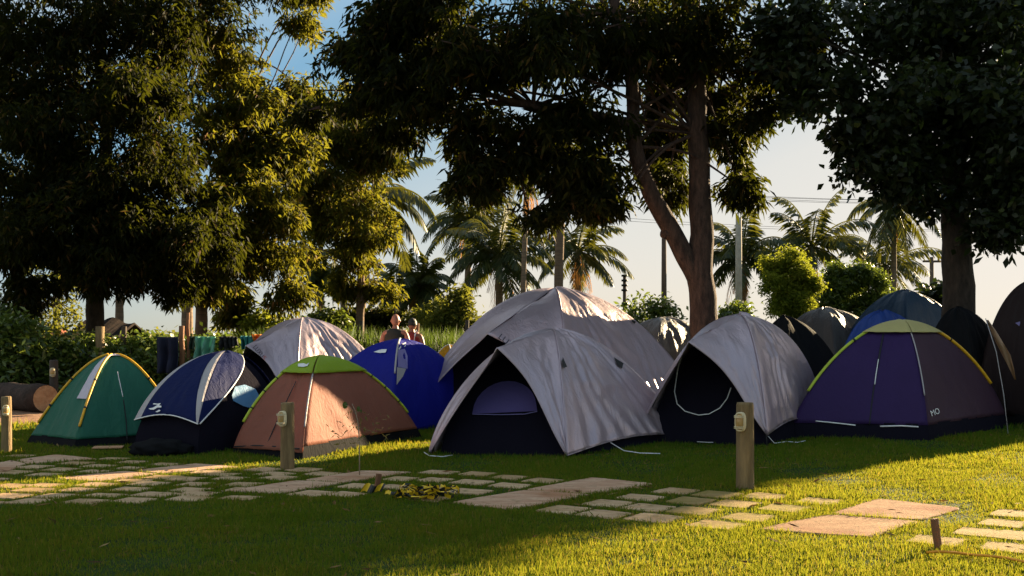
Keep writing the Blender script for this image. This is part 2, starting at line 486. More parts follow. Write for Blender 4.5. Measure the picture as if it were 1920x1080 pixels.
# ------------------------------------------------------------------ tents
class Tent:
    def __init__(s, feet, apex, p=1.35, q=1.35, bow=None):
        s.feet = [Vector((X(px, d), d, 0)) for px, d in feet]
        s.apex = apex
        if len(s.feet) == 3:
            b = s.feet[1]
            s.feet.append(Vector((2 * apex.x - b.x, 2 * apex.y - b.y, 0)))
        s.p = p; s.q = q
        s.bez = p if isinstance(p, tuple) else None
        s.bow = bow or {}
    def pole(s, k, t, inset=0.0):
        k %= 4
        if s.bez or len(s.bow.get(k, (1, 1))) == 3:
            al, be, ga = s.bow.get(k, s.bez)
            w = min(max(t, 0), 1); v = 1 - w
            r = v ** 3 + 3 * v * v * w * (1 - al) + 3 * v * w * w * ga
            h = 3 * v * v * w * be + 3 * v * w * w + w ** 3
            F = s.feet[k]; A = s.apex
            r *= (1 - inset); zz = A.z - inset * .6
            return Vector((A.x + (F.x - A.x) * r, A.y + (F.y - A.y) * r, zz * h))
        p, q = s.bow.get(k, (s.p, s.q))
        a = min(max(t, 0), 1) * math.pi / 2
        r = math.cos(a) ** p; h = math.sin(a) ** q
        F = s.feet[k]; A = s.apex
        r *= (1 - inset); zz = A.z - inset * .6
        return Vector((A.x + (F.x - A.x) * r, A.y + (F.y - A.y) * r, zz * h))
    def panel(s, k, inset=0.0, sag=.04, bulge=0.0):
        def f(u, t):
            a, b = s.pole(k, t, inset), s.pole(k + 1, t, inset)
            v = a.lerp(b, u)
            c = Vector((s.apex.x, s.apex.y, v.z))
            e = 4 * u * (1 - u) * math.sin(math.pi * min(1, t * .9 + .1))
            return v.lerp(c, e * (sag - bulge))
        return f
def ruled(fa, fb):
    return lambda u, t: fa(t).lerp(fb(t), u)
def grid_patch(f, u0=0, u1=1, t0=0, t1=1, nu=18, nt=26, wr=.012, off=0.0, seed=0, folds=4, cen=None):
    """sample a surface into a mesh block, with cloth folds along its normal; u0,u1 may depend on t"""
    g = lambda w, t: w(t) if callable(w) else w
    P = [[None] * (nu + 1) for _ in range(nt + 1)]
    UT = [[None] * (nu + 1) for _ in range(nt + 1)]
    for j in range(nt + 1):
        t = t0 + (t1 - t0) * j / nt
        a, b = g(u0, t), g(u1, t)
        for i in range(nu + 1):
            u = a + (b - a) * i / nu
            P[j][i] = f(u, t); UT[j][i] = (u, t)
    vs = []
    for j in range(nt + 1):
        for i in range(nu + 1):
            du = P[j][min(i + 1, nu)] - P[j][max(i - 1, 0)]
            dt = P[min(j + 1, nt)][i] - P[max(j - 1, 0)][i]
            n = du.cross(dt)
            if n.length < 1e-9: n = Vector((0, -1, 0))
            n.normalize()
            if cen is not None and n.dot(P[j][i] - cen) < 0: n = -n
            u, t = UT[j][i]
            w = 0
            if wr:
                e = math.sin(math.pi * min(max(u, 0), 1)) ** .6
                nz = noise.noise(Vector((u * 3 + seed, t * 2.2, seed * 1.7)))
                # tension folds fan out from the foot, crumples cross the middle of the cloth
                fan = math.sin(6.283 * folds * u * (1 + .25 * nz) + 5 * nz + seed) * (1 - t) ** 1.4
                cr = 1 - abs(noise.noise(Vector((u * 5 + t * 2.5 + seed, t * 5 - u * 1.5, seed * .7)))) * 2
                w = wr * e * (.62 * fan + 1.5 * nz + .55 * cr * cr + .4 * noise.noise(Vector((u * 11 + seed, t * 6, 3.1))))
            vs.append(P[j][i] + n * (w + off))
    m = nu + 1
    fs = [(j * m + i, j * m + i + 1, (j + 1) * m + i + 1, (j + 1) * m + i) for j in range(nt) for i in range(nu)]
    return vs, fs
def pix(v):
    return (960 + v.x / v.y * FP, HOR - (v.z - EYE) / v.y * FP)
def finder(f):
    n = 40
    tab = [(i / n, j / n, *pix(f(i / n, j / n))) for i in range(n + 1) for j in range(n + 1)]
    def find(px, py):
        u, t, _, _ = min(tab, key=lambda q: (q[2] - px) ** 2 + (q[3] - py) ** 2)
        e = 1e-3
        for _ in range(8):
            x0, y0 = pix(f(u, t)); xu, yu = pix(f(u + e, t)); xt, yt = pix(f(u, min(t + e, 1)))
            a, b, c, d = (xu - x0) / e, (xt - x0) / e, (yu - y0) / e, (yt - y0) / e
            det = a * d - b * c
            if abs(det) < 1e-6: break
            rx, ry = px - x0, py - y0
            du, dt = (d * rx - b * ry) / det, (-c * rx + a * ry) / det
            u = min(max(u + max(-.1, min(.1, du)), -.02), 1.02); t = min(max(t + max(-.1, min(.1, dt)), 0), .995)
        return u, t
    return find
def onto(f, pts, cen, off=.012):
    """lay photo marks on a cloth surface: returns 3D points just outside it"""
    fd = finder(f); out = []
    for px, py in pts:
        u, t = fd(px, py)
        v = f(u, t); e = .01
        n = (f(min(u + e, 1), t) - f(max(u - e, 0), t)).cross(f(u, min(t + e, 1)) - f(u, max(t - e, 0)))
        n = n.normalized() if n.length > 1e-9 else Vector((0, -1, 0))
        if n.dot(Vector((0, 0, EYE)) - v) < 0: n = -n
        out.append(v + n * off)
    return out
def dense(pts, n=6):
    out = []
    for a, b in zip(pts, pts[1:]):
        out += [(a[0] + (b[0] - a[0]) * k / n, a[1] + (b[1] - a[1]) * k / n) for k in range(n)]
    return out + [pts[-1]]
def cord(name, pts3, r, mat, parent, n=6):
    return MB().tube(pts3, r, n).build(name, mat, parent)
def tube_px(name, f, pts, r, mat, parent, off=.012):
    return cord(name, onto(f, dense(pts), None, off), r, mat, parent)
def text_polys(s, size=1.0):
    cu = bpy.data.curves.new('lettering', 'FONT'); cu.body = s; cu.size = size
    o = bpy.data.objects.new('lettering', cu); col.objects.link(o)
    dg = bpy.context.evaluated_depsgraph_get()
    me = bpy.data.meshes.new_from_object(o.evaluated_get(dg))
    vs = [(v.co.x, v.co.y) for v in me.vertices]; fs = [tuple(p.vertices) for p in me.polygons]
    bpy.data.objects.remove(o); bpy.data.curves.remove(cu); bpy.data.meshes.remove(me)
    return vs, fs
def lettering(f, s, a, b, height_px, mat, parent, name='logo', slant=None):
    """write s along the pixel line a->b on the surface f"""
    vs, fs = text_polys(s)
    w = max(v[0] for v in vs)
    dx, dy = (b[0] - a[0]), (b[1] - a[1])
    L = math.hypot(dx, dy)
    nx, ny = slant or (dy / L, -dx / L)
    P = [(a[0] + dx * x / w + nx * y / .7 * height_px, a[1] + dy * x / w + ny * y / .7 * height_px) for x, y in vs]
    return MB().add(onto(f, P, None, .014), fs).build(name, mat, parent, False)
def marks(f, polys, mat, parent, name='logo', off=.014):
    mb = MB()
    for poly in polys:
        q = onto(f, poly, None, off)
        mb.add(q, [tuple(range(len(q)))])
    return mb.build(name, mat, parent, False)
def sleeve(t, k, t0, t1, r, mat, parent, off=.012, n=26, name='pole_sleeve'):
    pts = []
    for i in range(n + 1):
        v = t.pole(k, t0 + (t1 - t0) * i / n)
        c = Vector((t.apex.x, t.apex.y, 0)); o = Vector((v.x - c.x, v.y - c.y, .8)).normalized()
        pts.append(v + o * off)
    return cord(name, pts, r, mat, parent, 8), pts
def clips(pts, idx, r, parent):
    for i in idx:
        a, b = pts[i], pts[i + 1]
        cord('clip', [a, a.lerp(b, .5)], r, M['dark'], parent)

def awning_tent(feet, apex, E, label, silver, hemA=.03, hemB=.03, p=1.35, q=1.35, wr=.016, seed=1, hemC=0.05, door=True, bow=None, group=None, lower=None):
    """dome tent under a rain fly whose front edge is pulled out to a peak E, leaving an A-shaped doorway"""
    t = Tent(feet, apex, p, q, bow)
    c0 = Vector((apex.x, apex.y, 0))
    root = empty('tent', c0, label, 'tent', group)
    cen = Vector((apex.x, apex.y, apex.z * .3))
    # rain fly, each cloth face a block of one mesh
    fl = MB()
    tA = lambda s: t.pole(0, hemA + (1 - hemA) * s)
    tB = lambda s: t.pole(1, hemB + (1 - hemB) * s)
    def edge(fp, bulge):
        a = fp(0)
        def g(s):
            v = a.lerp(E, s)
            # the doorway edge bows a little towards its own pole
            return v + (fp(s) - v) * bulge * math.sin(math.pi * s)
        return g
    eA, eB = edge(tA, .10), edge(tB, .16)
    rightf = ruled(eB, tB); leftf = ruled(eA, tA)
    fl.add(*grid_patch(rightf, nu=22, nt=34, wr=wr, seed=seed, folds=3, cen=cen))
    fl.add(*grid_patch(leftf, nu=14, nt=30, wr=wr * .6, seed=seed + 2, folds=2, cen=cen))
    hem = lambda a, b: (lambda u, s: None)
    def side(k, h0, h1):
        f = t.panel(k, 0, .05)
        def g(u, s):
            h = h0 + (h1 - h0) * u + .05 * math.sin(math.pi * u)
            return f(u, h + (1 - h) * s)
        return g
    sideBC = side(1, hemB, hemC)
    fl.add(*grid_patch(sideBC, nu=56, nt=48, wr=wr * 1.4, seed=seed + 3, folds=8, cen=cen))
    fl.add(*grid_patch(side(2, hemC, hemC), nu=14, nt=18, wr=wr, seed=seed + 5, cen=cen))
    fl.add(*grid_patch(side(3, hemC, hemA), nu=14, nt=18, wr=wr, seed=seed + 6, cen=cen))
    fo = fl.build('rain_fly', silver, root)
    so = fo.modifiers.new('thick', 'SOLIDIFY'); so.thickness = .004
    # inner tent
    inn = MB()
    for k in range(4):
        inn.add(*grid_patch(t.panel(k, .09, .03), nu=12, nt=18, wr=.01, seed=seed + 9 + k, cen=cen))
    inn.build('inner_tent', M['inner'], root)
    # bound edge of the doorway and hem
    hemtube = MB()
    hemtube.tube([eB(i / 20) for i in range(21)], .007, 6)
    hemtube.tube([eA(i / 20) for i in range(21)], .007, 6)
    hemtube.tube([tB(i / 24) + Vector((0, -.006, .004)) for i in range(25)], .008, 6)
    hemtube.tube([sideBC(i / 24, 0) for i in range(25)], .006, 6)
    hemtube.build('fly_edge', silver, root)
    for k in (0, 1, 2, 3):
        cord('pole', [t.pole(k, i / 20, .03) for i in range(21)], .008, M['dark'], root)
    return t, root, rightf, sideBC, eA, eB

def vent(f, pts, parent):
    return marks(f, [pts], M['dark'], parent, 'vent', .03)

# -- front grey tent
t8, r8, f8, s8, eA8, eB8 = awning_tent([(803, 12.3), (1063, 11.9), (1316, 14.2)], W(1037, 617, 13.4), W(932, 652, 12.0),
    'nearest silver grey dome tent with violet half moon door panel in its dark A-shaped doorway', M['silver'], hemA=.0, hemB=.02, seed=1.3, wr=.024, p=(.15, .38, .42), bow={0: (.06, .42, .46), 2: (.3, .3, .42)})
fi = t8.panel(0, .085, .03)
arc = [(888, 778)] + [(946 + 60 * -math.cos(a), 776 - 62 * math.sin(a)) for a in [x * math.pi / 12 for x in range(0, 13)]] + [(1006, 776)]
marks(fi, [[(886, 777)] + [(946 - 60 * math.cos(a) + 8 * math.sin(a), 776 - 60 * math.sin(a) ** .9) for a in [x * math.pi / 14 for x in range(1, 14)]] + [(1008, 772)]], M['mesh_purple'], r8, 'door_panel', .02)
tube_px('door_zip', fi, [(886, 778), (940, 779), (985, 778), (1008, 773)], .005, M['lav_mesh'], r8, .024)
vent(s8, [(1052, 672), (1060, 690), (1053, 692), (1050, 680)], r8)
vent(s8, [(1148, 672), (1166, 683), (1163, 693), (1154, 686)], r8)
gr = [W(1145, 830, 12.6), W(1170, 848, 12.45), W(1200, 855, 12.2), W(1238, 853, 12.15)]
gr = [Vector((p.x, p.y, max(p.z, .03))) for p in gr]
cord('guy_rope', gr, .006, M['white'], r8)
cord('guy_rope', [Vector((X(795, 12.1), 12.1, .05)), Vector((X(805, 11.9), 11.9, .035)), Vector((X(830, 11.85), 11.85, .03)), Vector((X(848, 12), 12, .03))], .005, M['white'], r8)

# -- big grey tent behind it
t7, r7, f7, s7, eA7, eB7 = awning_tent([(768, 16.0), (1072, 15.5), (1330, 18.2)], W(1040, 540, 17.6), W(914, 626, 15.6),
    'biggest silver grey dome tent standing tall behind the nearest grey tent', M['silver'], hemA=.12, hemB=.05, seed=4.1, wr=.020, p=(.15, .36, .48), bow={0: (.1, .4, .5)})
lettering(f7, 'LUXUS', (932, 634), (974, 668), 11, M['ink'], r7)
vent(s7, [(1040, 605), (1048, 616), (1041, 620), (1038, 612)], r7)
vent(s7, [(1182, 600), (1190, 605), (1188, 609), (1183, 605)], r7)
# -- grey tent right of it
t9, r9, f9, s9, eA9, eB9 = awning_tent([(1186, 13.6), (1440, 13.1), (1545, 15.4)], W(1386, 590, 14.3), W(1291, 641, 13.0),
    'silver grey dome tent with a white curved zip line in its black doorway', M['silver'], hemA=.12, hemB=.07, seed=7.7, wr=.026, p=(.1, .42, .5), bow={0: (.2, .36, .5), 2: (.0, .5, .6)})
fi = t9.panel(0, .085, .03)
tube_px('door_zip', fi, [(1276, 672), (1270, 700), (1265, 735), (1270, 758), (1285, 772), (1310, 779), (1330, 777), (1350, 766), (1364, 748), (1371, 728)], .007, M['white'], r9, .02)
vent(s9, [(1401, 650), (1407, 658), (1405, 666), (1401, 660)], r9)
cord('guy_rope', [Vector((X(px, d), d, .03)) for px, d in ((1300, 13.5), (1330, 13.4), (1375, 13.45))], .005, M['white'], r9)
cord('guy_rope', [Vector((X(1440, 13.3), 13.3, .12)), Vector((X(1452, 13.3), 13.3, .03)), Vector((X(1475, 13.5), 13.5, .03)), Vector((X(1495, 13.4), 13.4, .03)), Vector((X(1510, 13.6), 13.6, .03))], .005, M['white'], r9)
# -- grey tent at the back left
t3, r3, f3, s3, eA3, eB3 = awning_tent([(405, 17.4), (556, 16.4), (748, 17.9)], W(568, 596, 18.0), W(461, 648, 16.6),
    'silver grey dome tent printed with a name, behind the navy and lime topped tents', M['silver'], hemA=.2, hemB=.05, seed=9.2, wr=.02, p=(.08, .45, .5))
lettering(f3, 'LUXU', (473, 652), (489, 672), 9, M['ink'], r3)
lettering(f3, 'S', (489, 672), (493, 677), 9, M['red'], r3)

def plain_dome(feet, apex, label, mats, p=1.3, q=1.3, seed=0, tmin=0.0, wr=.014, bow=None, sag=.05, name_='panel', skirt=None, nosplit=False):
    t = Tent(feet, apex, p, q, bow)
    root = empty('tent', Vector((apex.x, apex.y, 0)), label, 'tent')
    cen = Vector((apex.x, apex.y, apex.z * .3))
    sk = MB()
    for k in range(4):
        m = mats[k] if isinstance(mats, (list, tuple)) else mats
        lo = tmin[k] if isinstance(tmin, (list, tuple)) else tmin
        mb = MB().add(*grid_patch(t.panel(k, 0, sag), t0=lo, nu=24, nt=30, wr=wr, seed=seed + k * 2.3, cen=cen))
        o = mb.build(name_, m, root)
        so = o.modifiers.new('thick', 'SOLIDIFY'); so.thickness = .003
        if lo > 0:
            sk.add(*grid_patch(t.panel(k, .0, sag), t0=0, t1=lo + .01, nu=12, nt=4, wr=0, off=-.004, cen=cen))
    if sk.v: sk.build('ground_skirt', skirt or M['black'], root)
    return t, root

# -- green tent
t1, r1 = plain_dome([(48, 13.6), (138, 13.0), (352, 13.9)], W(213, 665, 14.1), 'green dome tent with yellow pole sleeves and a lilac strip over one shoulder', M['green'], p=(.2, .3, .38), seed=.4, tmin=.09, sag=.03)
for k in (0, 1, 2, 3):
    o, pts = sleeve(t1, k, .2, .95, .016, M['pole_yellow'], r1)
    clips(pts, (5, 13), .02, r1)
fg = t1.panel(0, 0, .03); fg2 = t1.panel(1, 0, .03)
top = MB()
top.add(*grid_patch(lambda u, s: t1.panel(0, 0, .03)(u, s), u0=lambda s: .52 + .30 * (s - .42), u1=.96, t0=.42, t1=.99, nu=6, nt=16, wr=.004, off=.014, cen=Vector((t1.apex.x, t1.apex.y, .3))))
top.add(*grid_patch(lambda u, s: t1.panel(1, 0, .03)(u, s), t0=.90, t1=.995, nu=10, nt=5, wr=.004, off=.014, cen=Vector((t1.apex.x, t1.apex.y, .3))))
top.build('fly_strip', M['lilac'], r1)
tube_px('zip', fg2, [(220, 698), (224, 718), (230, 745)], .006, M['white'], r1)
tube_px('zip', fg2, [(231, 750), (236, 790), (238, 830)], .006, M['dark'], r1)

# -- navy tent with light stripes
t2 = Tent([(236, 12.8), (366, 12.15), (545, 13.5)], W(425, 658, 13.7), (.05, .5, .5))
r2 = empty('tent', Vector((t2.apex.x, t2.apex.y, 0)), 'navy dome tent with pale grey stripes and white piped hem, pale blue window inside', 'tent')
cen2 = Vector((t2.apex.x, t2.apex.y, .35))
fAB = t2.panel(0, 0, .02, .05); fBC = t2.panel(1, 0, .02, .05)
hemf = lambda u: .205 + .05 * math.sin(math.pi * u)
fABh = lambda u, s: fAB(u, hemf(u) + (1 - hemf(u)) * s)
fly = MB().add(*grid_patch(fABh, u0=.10, u1=lambda s: 1 - .02 - .27 * s ** .85, nu=22, nt=30, wr=.01, seed=2, cen=cen2))
fBCh = lambda u, s: fBC(u, .205 + .795 * s)
fly.add(*grid_patch(fBCh, u0=lambda s: .0 + .09 * s, u1=lambda s: min(.9, .02 + 1.15 * s), nu=18, nt=30, wr=.01, seed=3, cen=cen2))
for k in (2, 3):
    fly.add(*grid_patch(t2.panel(k, 0, .02, .05), t0=.2, nu=14, nt=16, wr=.01, seed=k, cen=cen2))
o = fly.build('rain_fly', M['navy'], r2); o.modifiers.new('thick', 'SOLIDIFY').thickness = .003
st = MB().add(*grid_patch(fABh, u0=0, u1=.102, nu=4, nt=26, wr=0, cen=cen2))
st.add(*grid_patch(fABh, u0=lambda s: 1 - .022 - .272 * s ** .85, u1=1, nu=6, nt=26, wr=.004, seed=1, cen=cen2))
st.add(*grid_patch(fBCh, u0=0, u1=lambda s: .092 * s, nu=4, nt=26, wr=.004, seed=4, cen=cen2))
st.build('stripe', M['stripe'], r2)
inn = MB()
for k in range(4):
    inn.add(*grid_patch(t2.panel(k, .07, .02, .03), nu=12, nt=18, wr=.008, seed=k, cen=cen2))
inn.build('inner_tent', M['inner'], r2)
cord('piping', [fABh(i / 24, 0) for i in range(25)], .008, M['white'], r2)
cord('piping', [fBCh(min(.9, .02 + 1.15 * s), s) for s in [i / 24 * .8 for i in range(25)]], .009, M['white'], r2)
fin = t2.panel(1, .06, .02, .03)
marks(fin, [[(434, 742), (440, 726), (458, 722), (478, 730), (486, 745), (478, 768), (455, 762), (436, 752)]], M['sky_mesh'], r2, 'window', .012)
marks(fABh, [[(280, 767), (289, 765), (297, 760), (288, 759), (290, 757), (297, 758), (303, 757), (300, 761), (304, 762), (304, 765), (297, 765), (290, 769), (284, 769)],
             [(293, 773), (300, 769), (303, 771), (297, 774)]], M['white'], r2, 'logo')

# -- lime topped peach tent
t5, r5 = plain_dome([(434, 12.4), (567, 11.85), (792, 14.3)], W(600, 672, 13.3), 'peach dome tent with lime green cap glowing where the sun shines through', M['peach'], p=(.1, .4, .46), seed=5, tmin=[.05, .10, .1, .1], wr=.018, bow={2: (.15, .38, .44)})
c5 = Vector((t5.apex.x, t5.apex.y, .3))
cap = MB()
for k in range(4):
    f = t5.panel(k, -.03, .0)
    cap.add(*grid_patch(f, t0=.665, t1=1, nu=12, nt=10, wr=.006, seed=k, off=.02, cen=c5))
o = cap.build('fly_cap', M['lime'], r5); o.modifiers.new('thick', 'SOLIDIFY').thickness = .004
for k in (0, 2, 3):
    o, pts = sleeve(t5, k, .25, .70, .017, M['pole_lime'], r5)
    clips(pts, (6, 14, 21), .021, r5)
sleeve(t5, 1, .24, .68, .010, M['stripe'], r5)
fp = t5.panel(0, 0, .05)
tube_px('zip', fp, [(556, 716), (535, 760), (512, 810), (501, 836)], .006, M['dark'], r5)
tube_px('zip', fp, [(440, 838), (480, 836), (520, 838), (562, 842)], .008, M['dark'], r5)
marks(t5.panel(0, -.03, 0), [[(560, 686), (570, 685), (576, 687), (581, 684), (578, 690), (570, 692), (560, 691)]], M['white'], r5, 'logo', .03)

# -- royal blue tent
t4, r4 = plain_dome([(598, 15.8), (737, 14.9), (884, 16.6)], W(751, 636, 15.9), 'royal blue dome tent with a lavender window and white printed marks', M['blue'], p=(.0, .5, .55), seed=8, sag=.0)
fb = t4.panel(0, 0, 0); fb2 = t4.panel(1, 0, 0)
marks(fb, [[(701, 661), (710, 658), (717, 656), (726, 656), (724, 662), (712, 663)]], M['white'], r4, 'logo')
marks(fb2, [[(746, 655), (751, 649), (751, 653), (747, 657)], [(753, 646), (760, 643), (760, 645), (755, 648)], [(757, 650), (760, 647), (760, 650), (757, 652)]], M['white'], r4, 'logo')
marks(fb2, [[(745, 657), (758, 655), (763, 668), (763, 692), (745, 688)]], M['lav_mesh'], r4, 'window', .012)
marks(fb2, [[(743, 689), (760, 692), (754, 706), (742, 722)]], M['stripe'], r4, 'window_flap', .016)
sleeve(t4, 1, .45, .97, .014, M['stripe'], r4)

# -- purple tent with pale yellow cap
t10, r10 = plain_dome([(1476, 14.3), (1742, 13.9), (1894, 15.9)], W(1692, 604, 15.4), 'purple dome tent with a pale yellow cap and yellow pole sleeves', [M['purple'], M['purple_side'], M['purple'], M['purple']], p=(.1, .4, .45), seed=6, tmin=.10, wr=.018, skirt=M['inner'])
c10 = Vector((t10.apex.x, t10.apex.y, .4))
cap = MB()
for k in range(4):
    cap.add(*grid_patch(t10.panel(k, -.03, 0), t0=.735, t1=1, nu=12, nt=10, wr=.008, seed=k, off=.02, cen=c10))
o = cap.build('fly_cap', M['cream'], r10); o.modifiers.new('thick', 'SOLIDIFY').thickness = .004
for k, a in ((0, .30), (2, .32), (3, .3)):
    o, pts = sleeve(t10, k, a, .77, .026 if k == 2 else .02, M['pole_yellow'] if k == 2 else M['pole_lime'], r10)
    clips(pts, (20,), .03, r10)
sleeve(t10, 1, .28, .76, .009, M['stripe'], r10)
fq = t10.panel(0, 0, .05); fq2 = t10.panel(1, 0, .05)
tube_px('zip', fq, [(1656, 628), (1650, 660), (1645, 690)], .011, M['dark'], r10)
tube_px('zip', fq, [(1647, 675), (1642, 705), (1640, 722)], .007, M['white'], r10, .018)
tube_px('zip', fq, [(1639, 722), (1634, 760), (1630, 797)], .009, M['dark'], r10)
tube_px('piping', fq, [(1529, 790), (1560, 793), (1604, 798)], .009, M['white'], r10)
tube_px('piping', fq, [(1650, 800), (1690, 799), (1722, 801)], .010, M['white'], r10)
lettering(fq2, 'MO', (1745, 781), (1761, 775), 11, M['white'], r10)

# -- smaller glimpses of tents in the back rows
def back_tent(feet, apex, label, mats, seed, p=1.25, q=1.2, poles=None):
    t, r = plain_dome(feet, apex, label, mats, p=p, q=q, seed=seed, wr=.03, tmin=.05)
    if poles is not None:
        for k in range(4): sleeve(t, k, .1, .98, .012, poles, r)
    return t, r
back_tent([(795, 24), (850, 23.3), (905, 24.5)], W(842, 647, 24), 'bright yellow tent top peeping out between the royal blue and biggest grey tents', M['yellowtent'], 1, poles=M['white'])
back_tent([(1150, 20.5), (1230, 19.3), (1345, 20.6)], W(1245, 596, 20.4), 'dull dark grey tent behind the biggest grey tent, at the foot of the forked tree', M['silver_dark'], 2, p=.8, q=.8)
back_tent([(1395, 17.6), (1480, 17.0), (1600, 18.2)], W(1470, 593, 17.9), 'black tent between two grey tents with a sloping shoulder', M['black'], 3, p=1.15)
back_tent([(1440, 20.6), (1570, 19.8), (1690, 21)], W(1545, 578, 20.8), 'grey brown tent behind the black tent and left of the blue one', M['silver_dark'], 4, p=.95, q=.95)
back_tent([(1560, 17.2), (1650, 16.9), (1760, 17.4)], W(1655, 583, 17.2), 'bright blue tent top just over the purple tent', fabric('bright_blue_cloth', (.012, .05, .26), .5, .2), 5, p=.9, q=1.0)
back_tent([(1555, 20.6), (1700, 19.4), (1850, 20.8)], W(1695, 545, 20.4), 'tall dark teal tent at the back, left of the broad leaved tree', fabric('teal_navy_cloth', (.010, .035, .075), .5, .15), 6, p=1.05, q=1.1)
back_tent([(1720, 17.3), (1830, 16.7), (1905, 17.8)], W(1795, 577, 17.6), 'black tent squeezed between the purple tent and the broad leaved trunk', M['black'], 7, p=1.0, q=1.1)
brown = fabric('dark_brown_cloth', (.030, .020, .020), .6, .2, tcol=(.3, .15, .08), spec=.1)
t17, r17 = plain_dome([(1832, 16.9), (1962, 15.5), (2150, 17.2)], W(1958, 520, 16.9), 'tall dark brown tent cut by the picture edge, its flap edge catching the sun', brown, p=.85, q=1.0, seed=3.3, tmin=.04, wr=.03)
fl17 = MB()
P17 = [(1850, 600, 4), (1861, 620, 9), (1872, 642, 13), (1885, 666, 15), (1895, 690, 9), (1903, 712, 3)]
vs17 = []
for i in range(len(P17)):
    px, py, w = P17[i]
    for j in range(4):
        vs17.append(W(px - w * .35 + w * j / 3, py, 15.05 + .05 * math.sin(j * 2.2 + i)))
fl17.add(vs17, [(i * 4 + j, i * 4 + j + 1, i * 4 + 5 + j, i * 4 + 4 + j) for i in range(len(P17) - 1) for j in range(3)])
fo = fl17.build('door_flap', fabric('sunlit_flap_cloth', (.36, .22, .13), .5, .35, tcol=(.7, .4, .15)), r17)  # tan colour stands in for sunlight along the dark tent's edge
fo.modifiers.new('thick', 'SOLIDIFY').thickness = .004
cord('guy_rope', [W(1848, 597, 15.0), W(1868, 660, 14.9), W(1882, 740, 14.8), Vector((X(1890, 14.7), 14.7, .02))], .006, M['stripe'], r17)
fw = t17.panel(0, 0, .05)
marks(fw, [[(1905, 606), (1925, 600), (1930, 612), (1915, 614)]], M['lav_mesh'], r17, 'window')
# ------------------------------------------------------------------ bollards with lamps
M['wood'] = surf_mat('weathered_post', (.10, .065, .03), (.30, .20, .09), 3.0, .85, .6, 18, stretch=(6, 6, .8))
M['wood_red'] = surf_mat('reddish_post', (.14, .06, .03), (.28, .13, .06), 4.0, .85, .5, 20, stretch=(5, 5, .8))
M['lamp_body'] = plain('cream_lamp_body', (.66, .55, .34), .45)
M['lamp_glass'] = plain('amber_lamp_glass', (.45, .27, .09), .25, spec=.6)
def bollard(px, d, h, r, face, lab, lz=None, wood=None):
    x = X(px, d)
    root = empty('bollard', (x, d, 0), lab, 'bollard', 'wooden bollards with caged lamps')
    mb = MB()
    n = 20
    lev = [(-.05, 1.04), (0, 1.03), (h * .3, 1.0), (h * .6, .985), (h * .97, .97), (h, .90)]
    rs = random.Random(px)
    off = [1 + .025 * rs.uniform(-1, 1) for _ in range(n)]
    vs = []
    for z, s in lev:
        for k in range(n):
            a = 2 * math.pi * k / n
            q = r * s * off[k] * (1 + .02 * rs.uniform(-1, 1))
            vs.append((x + q * math.cos(a), d + q * math.sin(a), z))
    fs = [(i * n + k, i * n + (k + 1) % n, (i + 1) * n + (k + 1) % n, (i + 1) * n + k) for i in range(len(lev) - 1) for k in range(n)]
    fs.append(tuple((len(lev) - 1) * n + k for k in range(n)))
    mb.add(vs, fs); mb.build('post', wood or M['wood'], root)
    # oval bulkhead lamp on the side of the post
    f = Vector((math.sin(face), -math.cos(face), 0)); s = Vector((math.cos(face), math.sin(face), 0)); up = Vector((0, 0, 1))
    c = Vector((x, d, lz or h * .73)) + f * (r * .96)
    a, b = r * .62, r * 1.0 * 1.12
    def oval(k, m, ra, rb, depth):
        w = 2 * math.pi * k / m
        e = .62
        cx = math.copysign(abs(math.cos(w)) ** e, math.cos(w)); cz = math.copysign(abs(math.sin(w)) ** .8, math.sin(w))
        return c + s * (ra * cx) + up * (rb * cz) + f * depth
    m = 28
    rings = [(a, b, 0), (a, b, .030), (a * .96, b * .97, .040), (a * .76, b * .82, .040), (a * .74, b * .80, .028)]
    vs = [oval(k, m, *rg) for rg in rings for k in range(m)]
    fs = [(i * m + k, i * m + (k + 1) % m, (i + 1) * m + (k + 1) % m, (i + 1) * m + k) for i in range(len(rings) - 1) for k in range(m)]
    lp = MB().add(vs, fs).build('lamp', M['lamp_body'], root)
    rings = [(a * .75, b * .81, .028), (a * .66, b * .7, .05), (a * .4, b * .45, .062), (a * .01, b * .01, .066)]
    vs = [oval(k, m, *rg) for rg in rings for k in range(m)]
    fs = [(i * m + k, i * m + (k + 1) % m, (i + 1) * m + (k + 1) % m, (i + 1) * m + k) for i in range(len(rings) - 1) for k in range(m)]
    MB().add(vs, fs).build('lamp_glass', M['lamp_glass'], lp)
    for dz in (-.62, -.48, .48, .62):
        pts = [c + up * (b * dz) + s * (a * .86 * math.cos(w)) + f * (.036 + .048 * math.sin(w) ** .6) for w in [math.pi * i / 10 for i in range(11)]]
        MB().tube(pts, .0042, 6).build('cage_bar', M['lamp_body'], lp)
    return root
bollard(1397, 9.59, .778, .078, R(-38), 'stout wooden bollard with a caged lamp in front of the black tent doorway', .61)
bollard(539, 10.95, .69, .071, R(-25), 'wooden bollard with a caged lamp in front of the peach tent', .53)
bollard(12, 12.5, .66, .058, R(20), 'wooden bollard with its lamp side on, left of the green tent at the picture edge', .5)
bollard(101, 19.2, .92, .075, R(10), 'dark bollard with a pale lamp standing against the hedge behind the log', .70, plain('dark_post', (.05, .035, .025), .8))

